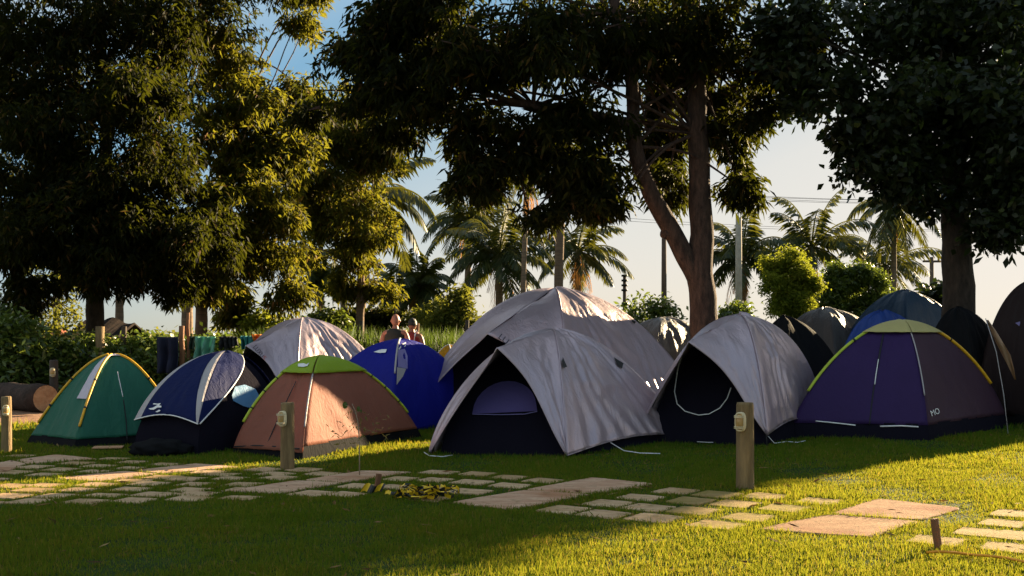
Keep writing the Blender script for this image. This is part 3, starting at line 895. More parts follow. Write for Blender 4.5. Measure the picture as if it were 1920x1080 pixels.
# ------------------------------------------------------------------ stakes, tape, cord
def stake(px, py, h, w, tilt, lab):
    p = G(px, py)
    root = empty('stake', p, lab, 'stake')
    T = Matrix.Rotation(R(tilt), 3, 'Y') @ Matrix.Rotation(R(-3), 3, 'X')
    mb = MB().box(p + T @ Vector((0, 0, h / 2 - .02)), w, w * .75, h + .04, R(35), 0, T)
    mb.build('timber', M['wood_red'], root, False, .004)
    return root, p
sk1, ps1 = stake(706, 921, .155, .045, 8, 'short leaning stake with striped barrier tape tied to its foot')
sk2, ps2 = stake(1760, 1032, .205, .045, -7, 'short reddish stake leaning beside the stained slab, orange cord at its foot')
M['tape_y'] = plain('yellow_tape', (.75, .48, .02), .4)
M['tape_k'] = plain('black_tape', (.015, .015, .015), .4)
def ribbon(mb, pts, wvec, step):
    for i in range(len(pts) - 1):
        w = wvec(i); w2 = wvec(i + 1)
        mb.add([pts[i] - w, pts[i + 1] - w2, pts[i + 1] + w2, pts[i] + w], [(0, 1, 2, 3)], (i // step) % 2)
rt = random.Random(12)
mb = MB()
pts = [Vector((X(px, 9.3), 9.28 + .02 * math.sin(i), .05 + .012 * math.sin(i * .9))) for i, px in enumerate(range(680, 724, 4))]
ribbon(mb, pts, lambda i: Vector((.018, 0, .034)), 3)
taperoot = empty('barrier_tape', ps1, 'crumpled yellow and black barrier tape heaped on the pavers beside the leaning stake', 'tape')
mb.build('tied_tape', [M['tape_y'], M['tape_k']], taperoot, False)
mb = MB()
for s_ in range(17):
    c = Vector((X(rt.uniform(775, 835), 9.05), rt.uniform(8.85, 9.15), 0))
    a = rt.uniform(0, 6.28); r = rt.uniform(.05, .15)
    pts = []
    for i in range(16):
        w = a + i * .42
        pts.append(c + Vector((r * math.cos(w) * 1.3 , r * .55 * math.sin(w), .03 + .022 * math.sin(i * 1.3 + s_) + .012 * s_ / 3)))
    ribbon(mb, pts, (lambda s_: lambda i: Vector((.004 * math.sin(i + s_), .012 * math.cos(i * .7 + s_), .012 * math.sin(i * .5 + s_) + .004)))(s_), 1)
pts = [Vector((X(722 + 5.5 * i, 9.15), 9.15 - .01 * i, .035 + .008 * math.sin(i * 1.7))) for i in range(18)]
ribbon(mb, pts, lambda i: Vector((.004, .012 * math.sin(i), .014)), 2)
mb.build('loose_tape', [M['tape_y'], M['tape_k']], taperoot, False)
M['orange'] = plain('orange_cord', (.80, .30, .02), .5)
cp = [G(1738, 1036, .03), G(1760, 1034, .05), G(1790, 1036, .04), G(1820, 1040, .03), G(1850, 1042, .04), G(1885, 1046, .03), G(1925, 1054, .045), G(1990, 1060, .03)]
tag(MB().tube(cp, .009, 6).build('cord', M['orange']), 'orange cord lying in the sunlit grass from the foot of the reddish stake', 'cord')
# cardboard sheet by the green tent
p = G(203, 843)
mb = MB().box((p.x, p.y, .03), .34, .22, .012, R(12))
tag(mb.build('cardboard_sheet', plain('cardboard', (.45, .24, .12), .9), None, False), 'flat brown sheet of cardboard on the grass between green and navy tents', 'cardboard')
# dark bundle made up for the navy tent's own skirt under its edge
bm = bmesh.new(); bmesh.ops.create_icosphere(bm, subdivisions=4, radius=1)
cb = Vector((X(300, 12.25), 12.25, .07))
for v in bm.verts:
    n_ = 1 + .22 * noise.noise(v.co * 2.2) + .07 * noise.noise(v.co * 7)
    v.co = Vector((v.co.x * .34 * n_ + cb.x, v.co.y * .14 * n_ + cb.y, max(v.co.z * .12 * n_ + cb.z, 0)))
me = bpy.data.meshes.new('skirting'); bm.to_mesh(me); bm.free()
tag(link('skirting', me, M['black']), 'slumped black bag lying against the hem of the navy tent', 'skirting')

# ------------------------------------------------------------------ log
root = empty('log', W(60, 745, 19), 'fallen log with a pale cut end lying under the hedge', 'log')
c0, c1 = Vector((X(-40, 20.3), 20.3, .24)), Vector((X(86, 18.8), 18.8, .25))
mb = MB(); pts = [c0.lerp(c1, i / 8) for i in range(9)]
mb.tube(pts, [.25 + .015 * math.sin(i * 2) for i in range(9)], 18)
mb.build('bark', surf_mat('log_bark', (.025, .015, .01), (.07, .04, .03), 6, .9, .9, 20), root)
dv = (c1 - c0).normalized(); s_ = dv.cross(Vector((0, 0, 1))).normalized(); u_ = s_.cross(dv)
vs = [c1 + dv * .004 + (s_ * math.cos(a) + u_ * math.sin(a)) * .235 for a in [k * math.pi / 9 for k in range(18)]]
MB().add(vs, [tuple(range(18))]).build('cut_end', surf_mat('cut_wood', (.30, .15, .07), (.5, .3, .16), 12, .9, .4), root, False)

# ------------------------------------------------------------------ posts, washing line and washing
def post(px, d, ytop, r, lab, mat):
    z = EYE - (ytop - HOR) * d / FP
    x = X(px, d)
    pts = [(x + .012 * math.sin(i * 2.1), d + .01 * math.cos(i * 1.7), -.05 + (z + .05) * i / 6) for i in range(7)]
    o = MB().tube([Vector(p) for p in pts], [r * (1.05 - .1 * i / 6) for i in range(7)], 10).build('post', mat)
    return tag(o, lab, 'post', 'rough posts along the hedge')
post(188, 21.5, 612, .09, 'thick grey timber post rising from the hedge behind the green tent', M['wood'])
post(233, 22, 612, .055, 'thin dark timber post rising from the hedge under the low shelter', plain('dark_timber', (.07, .05, .035), .9))
post(341, 21, 611, .055, 'reddish timber post beside the hanging dark sheet', M['wood_red'])
post(353, 21.2, 586, .035, 'tall slim reddish post holding the washing line', M['wood_red'])
post(876, 24, 600, .05, 'dark post in the tall grass beside the biggest grey tent', plain('dark_timber_grass', (.05, .04, .03), .9))
post(783, 22, 606, .04, 'slim brown post just right of the two people', M['wood_red'])
post(678, 26, 602, .05, 'dark post in the tall grass behind the back grey tent', plain('dark_timber_cane', (.05, .04, .03), .9))
La, Lb, Lc = W(280, 631, 21), W(353, 630, 21.2), W(530, 628, 21.4)
ln = [La.lerp(Lb, i / 6) - Vector((0, 0, .02 * math.sin(math.pi * i / 6))) for i in range(7)] + [Lb.lerp(Lc, i / 10) - Vector((0, 0, .05 * math.sin(math.pi * i / 10))) for i in range(1, 11)]
tag(MB().tube(ln, .006, 5).build('washing_line', M['dark']), 'dark washing line strung between the slim post and the tents', 'line')
def hanging(x0, x1, ybot, d, mat, seed, name, lab, cat, ytop=632, scallop=0.0):
    nu, nt = 20, 14
    vs = []
    for j in range(nt + 1):
        for i in range(nu + 1):
            u, t = i / nu, j / nt
            px = x0 + (x1 - x0) * u + 2.0 * math.sin(t * 2 + seed)
            yb = ybot + scallop * noise.noise(Vector((u * 4, seed, 0))) * (ybot - ytop)
            py = ytop + (yb - ytop) * t
            y = d + (.05 + .06 * t) * math.sin(u * 14 + seed * 2 + 1.5 * noise.noise(Vector((u * 3, t, seed)))) + .05 * noise.noise(Vector((u * 3, t * 3, seed)))
            v = W(px, py, d); v.y = y
            vs.append(v)
    m = nu + 1
    o = MB().add(vs, [(j * m + i, j * m + i + 1, (j + 1) * m + i + 1, (j + 1) * m + i) for j in range(nt) for i in range(nu)]).build(name, mat)
    o.modifiers.new('thick', 'SOLIDIFY').thickness = .008
    return tag(o, lab, cat, 'washing hung behind the navy tent')
hanging(291, 333, 700, 20.8, fabric('dark_sheet_cloth', (.012, .014, .035), .9, .05), 1, 'sheet', 'very dark sheet hanging against the hedge left of the posts', 'sheet')
hanging(366, 403, 672, 21.1, fabric('pale_green_towel', (.16, .40, .30), .9, .3, bump=.6), 2, 'towel', 'pale green towel draped over the washing line', 'towel', 631)
hanging(354, 370, 655, 21.25, fabric('dark_green_cloth', (.03, .06, .04), .9, .2), 3.2, 'towel', 'dark green cloth folded on the line beside the pale green towel', 'towel', 631)
hanging(412, 432, 654, 21.2, fabric('black_shirt_cloth', (.013, .013, .015), .9, .05), 4, 'shirt', 'black garment with ragged lower edge hanging on the line', 'clothing', 631, .3)
hanging(431, 447, 650, 21.3, fabric('charcoal_cloth', (.03, .03, .03), .9, .05), 5, 'shirt', 'charcoal garment between the black one and the teal cloth', 'clothing', 631, .3)
hanging(452, 472, 655, 21.2, fabric('teal_cloth', (.03, .20, .20), .9, .2), 6, 'towel', 'teal cloth hanging on the line beside the back grey tent', 'towel', 630)
hanging(470, 492, 645, 21.4, fabric('orange_cloth', (.62, .20, .02), .9, .3), 7, 'towel', 'orange cloth hanging on the line over the shoulder of the back grey tent', 'towel', 627)

# ------------------------------------------------------------------ two people standing behind the royal blue tent, seen from behind
M['skin'] = plain('sunburnt_skin', (.36, .13, .075), .55)
M['skin2'] = plain('brown_skin', (.24, .10, .06), .55)
M['hair'] = plain('dark_hair', (.012, .010, .008), .6)
def person(x, y, H, rz, skin, shirt, shorts, lab, bald, straps=None, sx=1.0):
    root = empty('person', (x, y, 0), lab, 'person')
    k = H / 1.75
    J = {'pel': (0, 0, .95), 'sp': (0, .0, 1.15), 'ch': (0, .01, 1.34), 'nk': (0, .0, 1.50), 'hd0': (0, -.015, 1.58),
         'hl': (.10, 0, .90), 'kl': (.12, -.02, .50), 'al': (.12, .03, .09), 'tl': (.14, -.12, .03),
         'sl': (.19, .01, 1.44), 'el': (.27, .03, 1.16), 'wl': (.25, -.10, .93)}
    for a in ('hl', 'kl', 'al', 'tl', 'sl', 'el', 'wl'):
        p = J[a]; J[a[0] + 'r'] = (-p[0], p[1], p[2])
    Rr = {'pel': (.15, .10), 'sp': (.14, .095), 'ch': (.165, .105), 'nk': (.058, .058), 'hd0': (.055, .06), 'hl': (.09, .09), 'kl': (.058, .062), 'al': (.04, .045), 'tl': (.04, .028), 'sl': (.062, .06), 'el': (.042, .042), 'wl': (.03, .026)}
    E = [('pel', 'sp'), ('sp', 'ch'), ('ch', 'nk'), ('nk', 'hd0'), ('pel', 'hl'), ('hl', 'kl'), ('kl', 'al'), ('al', 'tl'), ('pel', 'hr'), ('hr', 'kr'), ('kr', 'ar'), ('ar', 'tr'), ('ch', 'sl'), ('sl', 'el'), ('el', 'wl'), ('ch', 'sr'), ('sr', 'er'), ('er', 'wr')]
    names = list(J)
    # hands: palm plus five short finger chains
    for sgn, w in ((1, 'wl'), (-1, 'wr')):
        wx, wy, wz = J[w]
        J['p' + w] = (wx, wy - .03, wz - .07); Rr['p' + w] = (.032, .018); names.append('p' + w); E.append((w, 'p' + w))
        for i, (dx, ln_) in enumerate(((.024, .07), (.008, .08), (-.008, .075), (-.022, .06), (.035, .05))):
            n1, n2 = 'f%d%s' % (i, w), 'g%d%s' % (i, w)
            px_, pz_ = wx + sgn * -dx * .3, wz - .07 - (.03 if i < 4 else -.01)
            J[n1] = (px_, wy - .03 - dx, pz_); J[n2] = (px_ - sgn * .012, wy - .03 - dx * 1.3, pz_ - ln_ * .6)
            Rr[n1] = Rr[n2] = (.009, .009); names += [n1, n2]; E += [('p' + w, n1), (n1, n2)]
    rot = Matrix.Rotation(rz, 3, 'Z')
    vs = [rot @ Vector((J[n][0] * k * sx, J[n][1] * k, J[n][2] * k)) for n in names]
    me = bpy.data.meshes.new('body'); ix = {n: i for i, n in enumerate(names)}
    me.from_pydata([tuple(v) for v in vs], [(ix[a], ix[b]) for a, b in E], [])
    o = bpy.data.objects.new('body', me); col.objects.link(o); o.parent = root
    me.materials.append(skin)
    sm = o.modifiers.new('skin', 'SKIN'); sm.use_smooth_shade = True
    sv = me.skin_vertices[0].data
    for n in names:
        key = n if n in Rr else n[0] + 'l'
        sv[ix[n]].radius = (Rr[key][0] * k, Rr[key][1] * k)
    sv[ix['pel']].use_root = True
    su = o.modifiers.new('sub', 'SUBSURF'); su.levels = 2; su.render_levels = 2
    # head with face, ears; hair cap
    bm = bmesh.new(); bmesh.ops.create_icosphere(bm, subdivisions=4, radius=1)
    hc = Vector((0, -.03, 1.645))
    for v in bm.verts:
        q = v.co.copy()
        z = q.z
        wx = .078 * (1 - .18 * max(0, -z) ** 1.5); wy = .098; wz = .118
        p = Vector((q.x * wx, q.y * wy, q.z * wz))
        if q.y < -.6:
            p.y -= .024 * math.exp(-((q.x / .16) ** 2 + ((q.z + .12) / .26) ** 2))          # nose
            p.y += .012 * sum(math.exp(-(((q.x - e) / .17) ** 2 + ((q.z - .1) / .12) ** 2)) for e in (-.4, .4))
            p.y -= .006 * math.exp(-((q.x / .3) ** 2 + ((q.z + .5) / .10) ** 2))             # lips
        if q.z < -.4 and q.y < 0: p.y -= .012 * (-q.z - .4)
        for e in (-1, 1):
            dd = ((q.x - e) / .25) ** 2 + ((q.y - .05) / .18) ** 2 + ((q.z + .05) / .30) ** 2
            p.x += e * .022 * math.exp(-dd * 2)
        v.co = rot @ ((p + hc) * k)
    hm = bpy.data.meshes.new('head'); bm.to_mesh(hm); bm.free()
    h = bpy.data.objects.new('head', hm); col.objects.link(h); h.parent = root; hm.materials.append(skin)
    hm.polygons.foreach_set('use_smooth', [True] * len(hm.polygons))
    if not bald:
        bm = bmesh.new(); bmesh.ops.create_icosphere(bm, subdivisions=4, radius=1)
        kill = []
        for v in bm.verts:
            q = v.co.copy()
            if (q.z < -.25 and q.y > 0) or (q.y < -.35 and q.z < .35) or (q.z < -.05 and q.y <= 0): kill.append(v)
            nn = 1.06 + .05 * noise.noise(q * 5)
            v.co = rot @ ((Vector((q.x * .083 * nn, q.y * .102 * nn, q.z * .124 * nn)) + hc) * k)
        bmesh.ops.delete(bm, geom=kill, context='VERTS')
        hm = bpy.data.meshes.new('hair'); bm.to_mesh(hm); bm.free()
        hh = bpy.data.objects.new('hair', hm); col.objects.link(hh); hh.parent = root; hm.materials.append(M['hair'])
    def shell(name, lev, mat):
        n = 24; vs = []
        for z, a, b, y0 in lev:
            for i in range(n):
                w = 2 * math.pi * i / n
                vs.append(rot @ (Vector((a * math.cos(w) * sx, y0 + b * math.sin(w), z)) * k))
        fs = [(j * n + i, j * n + (i + 1) % n, (j + 1) * n + (i + 1) % n, (j + 1) * n + i) for j in range(len(lev) - 1) for i in range(n)]
        me = bpy.data.meshes.new(name); me.from_pydata([tuple(v) for v in vs], [], fs); me.update()
        o = bpy.data.objects.new(name, me); col.objects.link(o); o.parent = root; me.materials.append(mat)
        me.polygons.foreach_set('use_smooth', [True] * len(me.polygons))
        o.modifiers.new('thick', 'SOLIDIFY').thickness = .006
    shell('vest', [(.90, .178, .128, 0), (1.10, .178, .128, 0), (1.28, .195, .14, .005), (1.38, .19, .14, .01), (1.45, .16, .125, .01), (1.50, .10, .10, .005)], shirt)
    shell('shorts', [(.97, .166, .117, 0), (.86, .178, .125, 0), (.74, .185, .13, 0), (.60, .195, .125, 0)], shorts)
    if straps:
        for e in (-1, 1):
            pts = [rot @ (Vector((e * a, b, z)) * k) for a, b, z in ((.09, .13, 1.22), (.12, .138, 1.34), (.125, .12, 1.44), (.11, .03, 1.53), (.10, -.09, 1.46), (.10, -.13, 1.30))]
            me_ = MB().tube(pts, .014 * k, 6)
            so = me_.build('strap', straps); so.parent = root
    return root
person(X(741, 19.0), 19.0, 1.73, R(172), M['skin'], fabric('dark_vest_cloth', (.03, .028, .022), .9, .05), M['navy'], 'bald sunburnt person in a dark vest, seen from behind over the royal blue tent', True)
person(X(772, 19.6), 19.6, 1.66, R(160), M['skin2'], fabric('red_top_cloth', (.28, .035, .03), .9, .1), M['black'], 'dark haired person in a red top with pale straps, beside the bald one', False, M['white'])

# ------------------------------------------------------------------ poles and wires in the distance
M['concrete'] = surf_mat('concrete_pole', (.30, .26, .20), (.44, .39, .31), 8, .9, .2)
M['pole_wood'] = surf_mat('dark_pole', (.06, .04, .03), (.14, .09, .06), 4, .9, .3, 12, stretch=(5, 5, .5))
def zpx(py, d): return EYE - (py - HOR) * d / FP
def upole(px, d, ytop, r, lab, mat, extra=None):
    root = empty('utility_pole', (X(px, d), d, 0), lab, 'utility pole')
    x = X(px, d); z = zpx(ytop, d)
    MB().tube([Vector((x, d, -.1)), Vector((x, d, z * .5)), Vector((x, d, z))], [r * 1.15, r, r * .85], 12).build('shaft', mat, root)
    if extra: extra(root, x, d, z)
    return root
upole(1385, 32, 408, .105, 'pale square concrete pole right of the forked mango trunk', M['concrete'])
upole(1245, 38, 430, .10, 'dark pole standing left of the forked mango trunk', M['pole_wood'])
def insul(root, x, d, z):
    for i in range(4):
        MB().tube([Vector((x, d, z - .25 * i - .1)), Vector((x, d, z - .25 * i))], [.17, .17], 8).build('insulator', M['dark'], root)
upole(1171, 55, 515, .10, 'slim distant pole with stacked insulators, over the shoulder of the biggest tent', M['pole_wood'], insul)
def cross(root, x, d, z):
    MB().box((x, d, z - .25), 1.1, .12, .12, R(10)).build('crossarm', M['pole_wood'], root)
    MB().tube([Vector((x - .5, d, z - 2.5)), Vector((x - .5, d, z - 2.4)), Vector((x - .5, d, z - 1.6)), Vector((x - .5, d, z - 1.5))], [.1, .26, .26, .1], 12).build('transformer', M['dark'], root)
    MB().tube([Vector((x + .4, d, z - .2)), Vector((x + .4, d, z + .12))], .06, 8).build('insulator', M['dark'], root)
upole(1747, 62, 482, .13, 'reddish distant pole with a crossarm and transformer left of the broad leaved trunk', M['pole_wood'], cross)
for i, (ya, yb, d) in enumerate(((341, 349, 58), (347, 344, 58.6), (352, 352, 59.2), (346, 356, 60), (402, 404, 64), (408, 405, 64.6))):
    a, b = W(1000, ya - 6, d), W(2300, yb + 4, d)
    pts = [a.lerp(b, k / 24) - Vector((0, 0, .9 * math.sin(math.pi * k / 24))) for k in range(25)]
    o = MB().tube(pts, .011, 4).build('power_line', M['dark'])
    tag(o, 'thin power line crossing the pale sky behind the trees', 'power line', 'power lines across the sky')
# ------------------------------------------------------------------ foliage
DENS = 0.62
def leaf_cloud(blobs, per, nleaf, L, Wd, droop, seed, spread=.06, shell=.45, gap=None, gscale=1.0, split=.5, clump=None):
    """leaf rosettes scattered through ellipsoids. blobs: (centre, (rx,ry,rz), weight)"""
    rs = np.random.RandomState(seed)
    C, O = [], []
    for c, r, w in blobs:
        n = int(per * w * DENS)
        r = np.array(r); c = np.array(c)
        cl = clump or max(.28, min(.62, float(r.min()) * .55))
        # branch-end clumps inside the ellipsoid, each a loose rounded spray of rosettes
        ns = max(3, int(3.4 * float(r[0] * r[1] * r[2]) ** (1 / 3) ** 1 * float(r.max()) / cl ** 1.5))
        v = rs.normal(size=(ns, 3)); v /= np.linalg.norm(v, axis=1)[:, None]
        rad = rs.uniform(0, 1, ns) ** shell * (1 + .18 * rs.normal(size=ns))
        S = c[None] + v * rad[:, None] * np.maximum(r - cl * .5, r * .4)[None]
        cs = cl * rs.uniform(.6, 1.25, ns)
        i = rs.choice(ns, n, p=cs ** 2 / (cs ** 2).sum())
        q = rs.normal(size=(n, 3)); q /= np.linalg.norm(q, axis=1)[:, None]
        q = q * (rs.uniform(0, 1, n) ** .6)[:, None]
        C.append(S[i] + q * cs[i][:, None] * np.array([1.1, 1.1, .75])[None]); O.append((q + v[i]) * .7)
    C = np.concatenate(C); O = np.concatenate(O)
    if gap is not None:
        g = vnoise(C, gscale, seed + 7)
        k = g > gap
        C, O = C[k], O[k]
    n = len(C)
    C = np.repeat(C, nleaf, 0); O = np.repeat(O, nleaf, 0)
    m = len(C)
    a = rs.uniform(0, 6.283, m)
    D = O * .35 + np.stack([np.cos(a), np.sin(a), np.zeros(m)], 1) * .75 + np.stack([np.zeros(m), np.zeros(m), -droop + .5 * rs.normal(size=m)], 1)
    D /= np.linalg.norm(D, axis=1)[:, None]
    C = C + rs.normal(size=(m, 3)) * spread
    len_ = L * rs.uniform(.65, 1.2, m)
    Sd = np.cross(D, rs.normal(size=(m, 3))); Sd /= np.linalg.norm(Sd, axis=1)[:, None] + 1e-9
    Nn = np.cross(D, Sd)
    b = C; w = Wd / 2 * rs.uniform(.8, 1.2, m)
    md = b + D * (len_ * split)[:, None] + Nn * (len_ * .06)[:, None]
    tp = b + D * len_[:, None] - np.array([0, 0, 1.0])[None] * (len_ * .12)[:, None]
    V = np.stack([b, md - Sd * w[:, None], tp, md + Sd * w[:, None]], 1)
    return V.reshape(-1, 3)
def round_cloud(V):
    return V
def foliage(name, V, mat, parent=None):
    o = link(name, fast_mesh(name, V, 4), mat, parent, False)
    return o
def pe(px, py, rx, ry, d, rd, w=1.0):
    """ellipsoid from its picture centre and radii at distance d, depth radius rd (m)"""
    return (W(px, py, d), (rx * d / FP, rd, ry * d / FP), w)
def limb(mb, pts, r0, r1, n=12, wob=.02, seed=0):
    P = [Vector(p) for p in pts]
    out = []
    for i in range(len(P) - 1):
        for k in range(6):
            t = k / 6
            p0, p1, p2, p3 = P[max(i - 1, 0)], P[i], P[i + 1], P[min(i + 2, len(P) - 1)]
            q = .5 * ((2 * p1) + (p2 - p0) * t + (2 * p0 - 5 * p1 + 4 * p2 - p3) * t * t + (3 * p1 - p0 - 3 * p2 + p3) * t ** 3)
            out.append(q + Vector((noise.noise(q * 2 + Vector((seed, 0, 0))), noise.noise(q * 2 + Vector((0, seed, 5))), 0)) * wob)
    out.append(P[-1])
    m = len(out)
    rad = [r0 + (r1 - r0) * (i / (m - 1)) for i in range(m)]
    rad = [r * (1 + .07 * noise.noise(out[i] * 3 + Vector((seed, 1, 2)))) for i, r in enumerate(rad)]
    mb.tube(out, rad, n)
M['bark'] = surf_mat('mango_bark', (.022, .013, .010), (.105, .06, .042), 5, .95, 1.0, 22, stretch=(3.0, 3.0, .9))
M['bark_dark'] = surf_mat('grey_bark', (.02, .015, .011), (.07, .048, .034), 6, .95, .9, 20, stretch=(2, 2, .8))
M['palm_bark'] = surf_mat('palm_bark', (.10, .07, .05), (.26, .17, .11), 3, .95, .7, 10, stretch=(.6, .6, 6))
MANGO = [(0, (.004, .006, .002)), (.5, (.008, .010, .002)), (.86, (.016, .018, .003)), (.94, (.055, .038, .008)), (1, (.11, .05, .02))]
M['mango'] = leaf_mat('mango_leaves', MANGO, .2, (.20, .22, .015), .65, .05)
M['mango_lit'] = leaf_mat('mango_leaves_sunlit', [(0, (.009, .013, .003)), (.5, (.022, .030, .004)), (.80, (.06, .066, .008)), (.93, (.13, .085, .014)), (1, (.22, .09, .03))], .34, (.42, .40, .03), .6, .06)  # mango leaves lightened and yellowed, sunlight put into the colour
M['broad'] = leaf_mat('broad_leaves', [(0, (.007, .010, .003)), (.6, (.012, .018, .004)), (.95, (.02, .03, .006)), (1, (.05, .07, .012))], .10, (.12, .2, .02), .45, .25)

def tree(name, lab, cat, base, limbs, V, leafmat, bark, group=None):
    root = empty(name, base, lab, cat, group)
    mb = MB()
    for i, (pts, r0, r1) in enumerate(limbs):
        limb(mb, pts, r0, r1, 14 if r0 > .1 else 7, .03, i * 3.1)
    mb.build('trunk', bark, root)
    foliage('crown', V, leafmat, root)
    return root
def twigs(frm, blobs, r0, r1, rs, n=2):
    out = []
    for c, r, w in blobs:
        for _ in range(n):
            e = Vector(c) + Vector((rs.uniform(-.5, .5) * r[0], rs.uniform(-.5, .5) * r[1], rs.uniform(-.3, .4) * r[2]))
            s = frm[rs.randrange(len(frm))]
            out.append(([s, s.lerp(e, .5) + Vector((0, 0, .25)), e], r0, r1))
    return out

# -- forked mango tree in the middle
rs = random.Random(8)
d = 19.0
bl = [pe(740,50,90,100,18.5,1.6), pe(850,110,150,110,18,2.0,1.5), pe(1010,90,150,130,18,2.2,1.7), pe(1180,70,150,110,18.5,2.3,1.6), pe(1330,70,120,110,18.5,2.2,1.3), pe(1440,110,90,90,19,1.8,.8),
      pe(880,250,110,70,18.5,1.3,.9), pe(900,330,95,60,18.5,1.1,.7), pe(990,290,90,70,18.8,1.3,.8), pe(1100,320,90,70,18.3,1.3,.9), pe(1130,390,75,45,18.3,.9,.45), pe(1080,230,110,60,18.6,1.5,.9),
      pe(1240,270,50,90,21,.9,.9), pe(1250,150,70,90,20.8,1.0,1.2), pe(1380,260,60,70,19.2,1.2,.8), pe(1340,190,60,60,20.4,.9,.7), pe(1385,345,50,45,19.0,.8,.35), pe(1260,350,40,60,19.6,.8,.3), pe(1420,215,50,50,19,.9,.4),
      pe(790,20,160,90,18.5,2.2,1.3), pe(705,100,50,50,18.7,1.0,.4), pe(930,-110,260,130,19,3.2,2.2), pe(1230,-130,280,130,19.5,3.4,2.4), pe(1090,-260,260,130,19.5,3,1.6), pe(790,185,90,70,18.3,1.1,.8), pe(1010,405,60,30,18.4,.6,.2), pe(700,160,80,60,18.4,1.0,.5), pe(620,180,70,45,19.5,.9,.35), pe(570,215,50,40,20,.8,.25), pe(650,110,45,45,19,.8,.25), pe(740,245,50,40,18.6,.8,.3)]
Vc = leaf_cloud(bl, 500, 9, .22, .052, .75, 11, spread=.06, shell=.5, gap=-.62, gscale=1.5, split=.45)
B = W(1322, 640, d); B.z = -.1
fork = W(1312, 508, d)
lim = [([B, W(1320, 580, d), fork, W(1316, 440, d), W(1312, 350, d + .1), W(1308, 250, d), W(1304, 160, d), W(1298, 60, d), W(1290, -60, d)], .262, .17),
       ([W(1306, 520, d), W(1280, 470, d - .05), W(1247, 410, d - .1), W(1213, 345, d - .2), W(1190, 275, d - .3), W(1188, 215, d - .3), W(1180, 120, d - .4), W(1150, 0, d - .5)], .185, .095),
       ([W(1190, 235, d - .3), W(1120, 218, d - .5), W(1060, 208, d - .7), W(1000, 200, d - .8), W(900, 170, d - .9), W(800, 120, d - .9)], .085, .035)]
lim[0] = (lim[0][0], .262, .13)
# knot on the left limb
lim += [([W(1266, 442, d - .05), W(1243, 437, d - .14)], .12, .085)]
lim += twigs([W(1304, 150, d), W(1300, 80, d), W(1180, 120, d - .4), W(1150, 20, d - .5), W(1000, 200, d - .8), W(900, 170, d - .9), W(1308, 250, d), W(1190, 275, d - .3)], bl, .035, .012, rs, 2)
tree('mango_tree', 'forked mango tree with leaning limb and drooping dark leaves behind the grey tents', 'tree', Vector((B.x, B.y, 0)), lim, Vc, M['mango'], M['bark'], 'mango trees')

# -- broad leaved tree on the right
rs = random.Random(9)
d = 18.3
bl = [pe(1520,60,90,90,17.6,1.6,.9), pe(1690,40,110,80,17.4,1.6,1.0), pe(1850,60,130,120,17.4,2.3,1.6), pe(1560,170,90,60,17.8,1.4,.8), pe(1680,200,110,90,17.4,1.8,1.2), pe(1830,220,110,110,17.4,2,1.4),
      pe(1650,300,80,50,17.6,1.1,.6), pe(1690,345,60,50,17.8,.9,.45), pe(1880,330,70,90,17.4,1.2,.9), pe(1880,430,55,45,17.2,.8,.5), pe(1960,250,110,180,17.4,2,1.6), pe(1740,385,28,22,17.9,.4,.10), pe(1745,290,50,40,17.5,.8,.35),
      pe(1700,-110,260,120,18,3,2), pe(1920,-90,180,160,18,3,1.7), pe(1490,120,60,60,18,1.2,.6), pe(1600,250,50,40,17.8,.8,.35), pe(1480,60,80,70,18,1.5,.8)]
Vr = leaf_cloud(bl, 620, 6, .17, .088, .25, 21, spread=.11, shell=.5, gap=-.66, gscale=1.5, split=.6)
B = W(1797, 640, d); B.z = -.1
lim = [([B, W(1797, 560, d), W(1793, 470, d), W(1790, 360, d), W(1786, 240, d), W(1775, 120, d), W(1765, -60, d)], .29, .15)]
lim += twigs([W(1786, 240, d), W(1775, 120, d), W(1790, 330, d), W(1768, 0, d)], bl, .05, .015, rs, 2)
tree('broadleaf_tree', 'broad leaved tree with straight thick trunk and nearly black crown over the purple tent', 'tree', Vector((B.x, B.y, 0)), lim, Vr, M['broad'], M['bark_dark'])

# -- neighbour of the broad leaved tree, outside the picture on the right: it shades the row of tents
rs = random.Random(19)
bl = [(Vector((11.3, 24.2, 5.5)), (.9, 1.2, 1.1), .9), (Vector((12.6, 23.4, 5.6)), (2.3, 2.0, 2.3), 2.2), (Vector((11.4, 23.2, 4.6)), (1.4, 1.4, 1.1), 1.2), (Vector((13.6, 23.6, 4.2)), (1.3, 1.4, 1.4), 1.2), (Vector((14.2, 24.2, 6.0)), (1.0, 1.4, 1.4), 1.0), (Vector((14.9, 24.6, 5.0)), (.8, 1.2, 1.3), .8), (Vector((12.3, 23.2, 3.7)), (1.4, 1.2, .7), 1.0), (Vector((12.4, 24, 8.2)), (2.4, 2.2, 1.6), 1.4)]
Vn = leaf_cloud(bl, 640, 6, .3, .15, .25, 25, spread=.12, shell=.6, gap=-.75, gscale=1.2, split=.6)
B = Vector((12.7, 23.6, -.1))
lim = [([B, B + Vector((0, 0, 2)), B + Vector((-.1, 0, 4)), B + Vector((.1, 0, 7))], .3, .14)] + twigs([B + Vector((-.1, 0, 4)), B + Vector((0, 0, 5.5))], bl, .06, .02, rs, 3)
tree('broadleaf_tree', 'broad leaved tree beyond the tall dark brown tent, past the edge of the picture', 'tree', Vector((B.x, B.y, 0)), lim, Vn, M['broad'], M['bark_dark'])

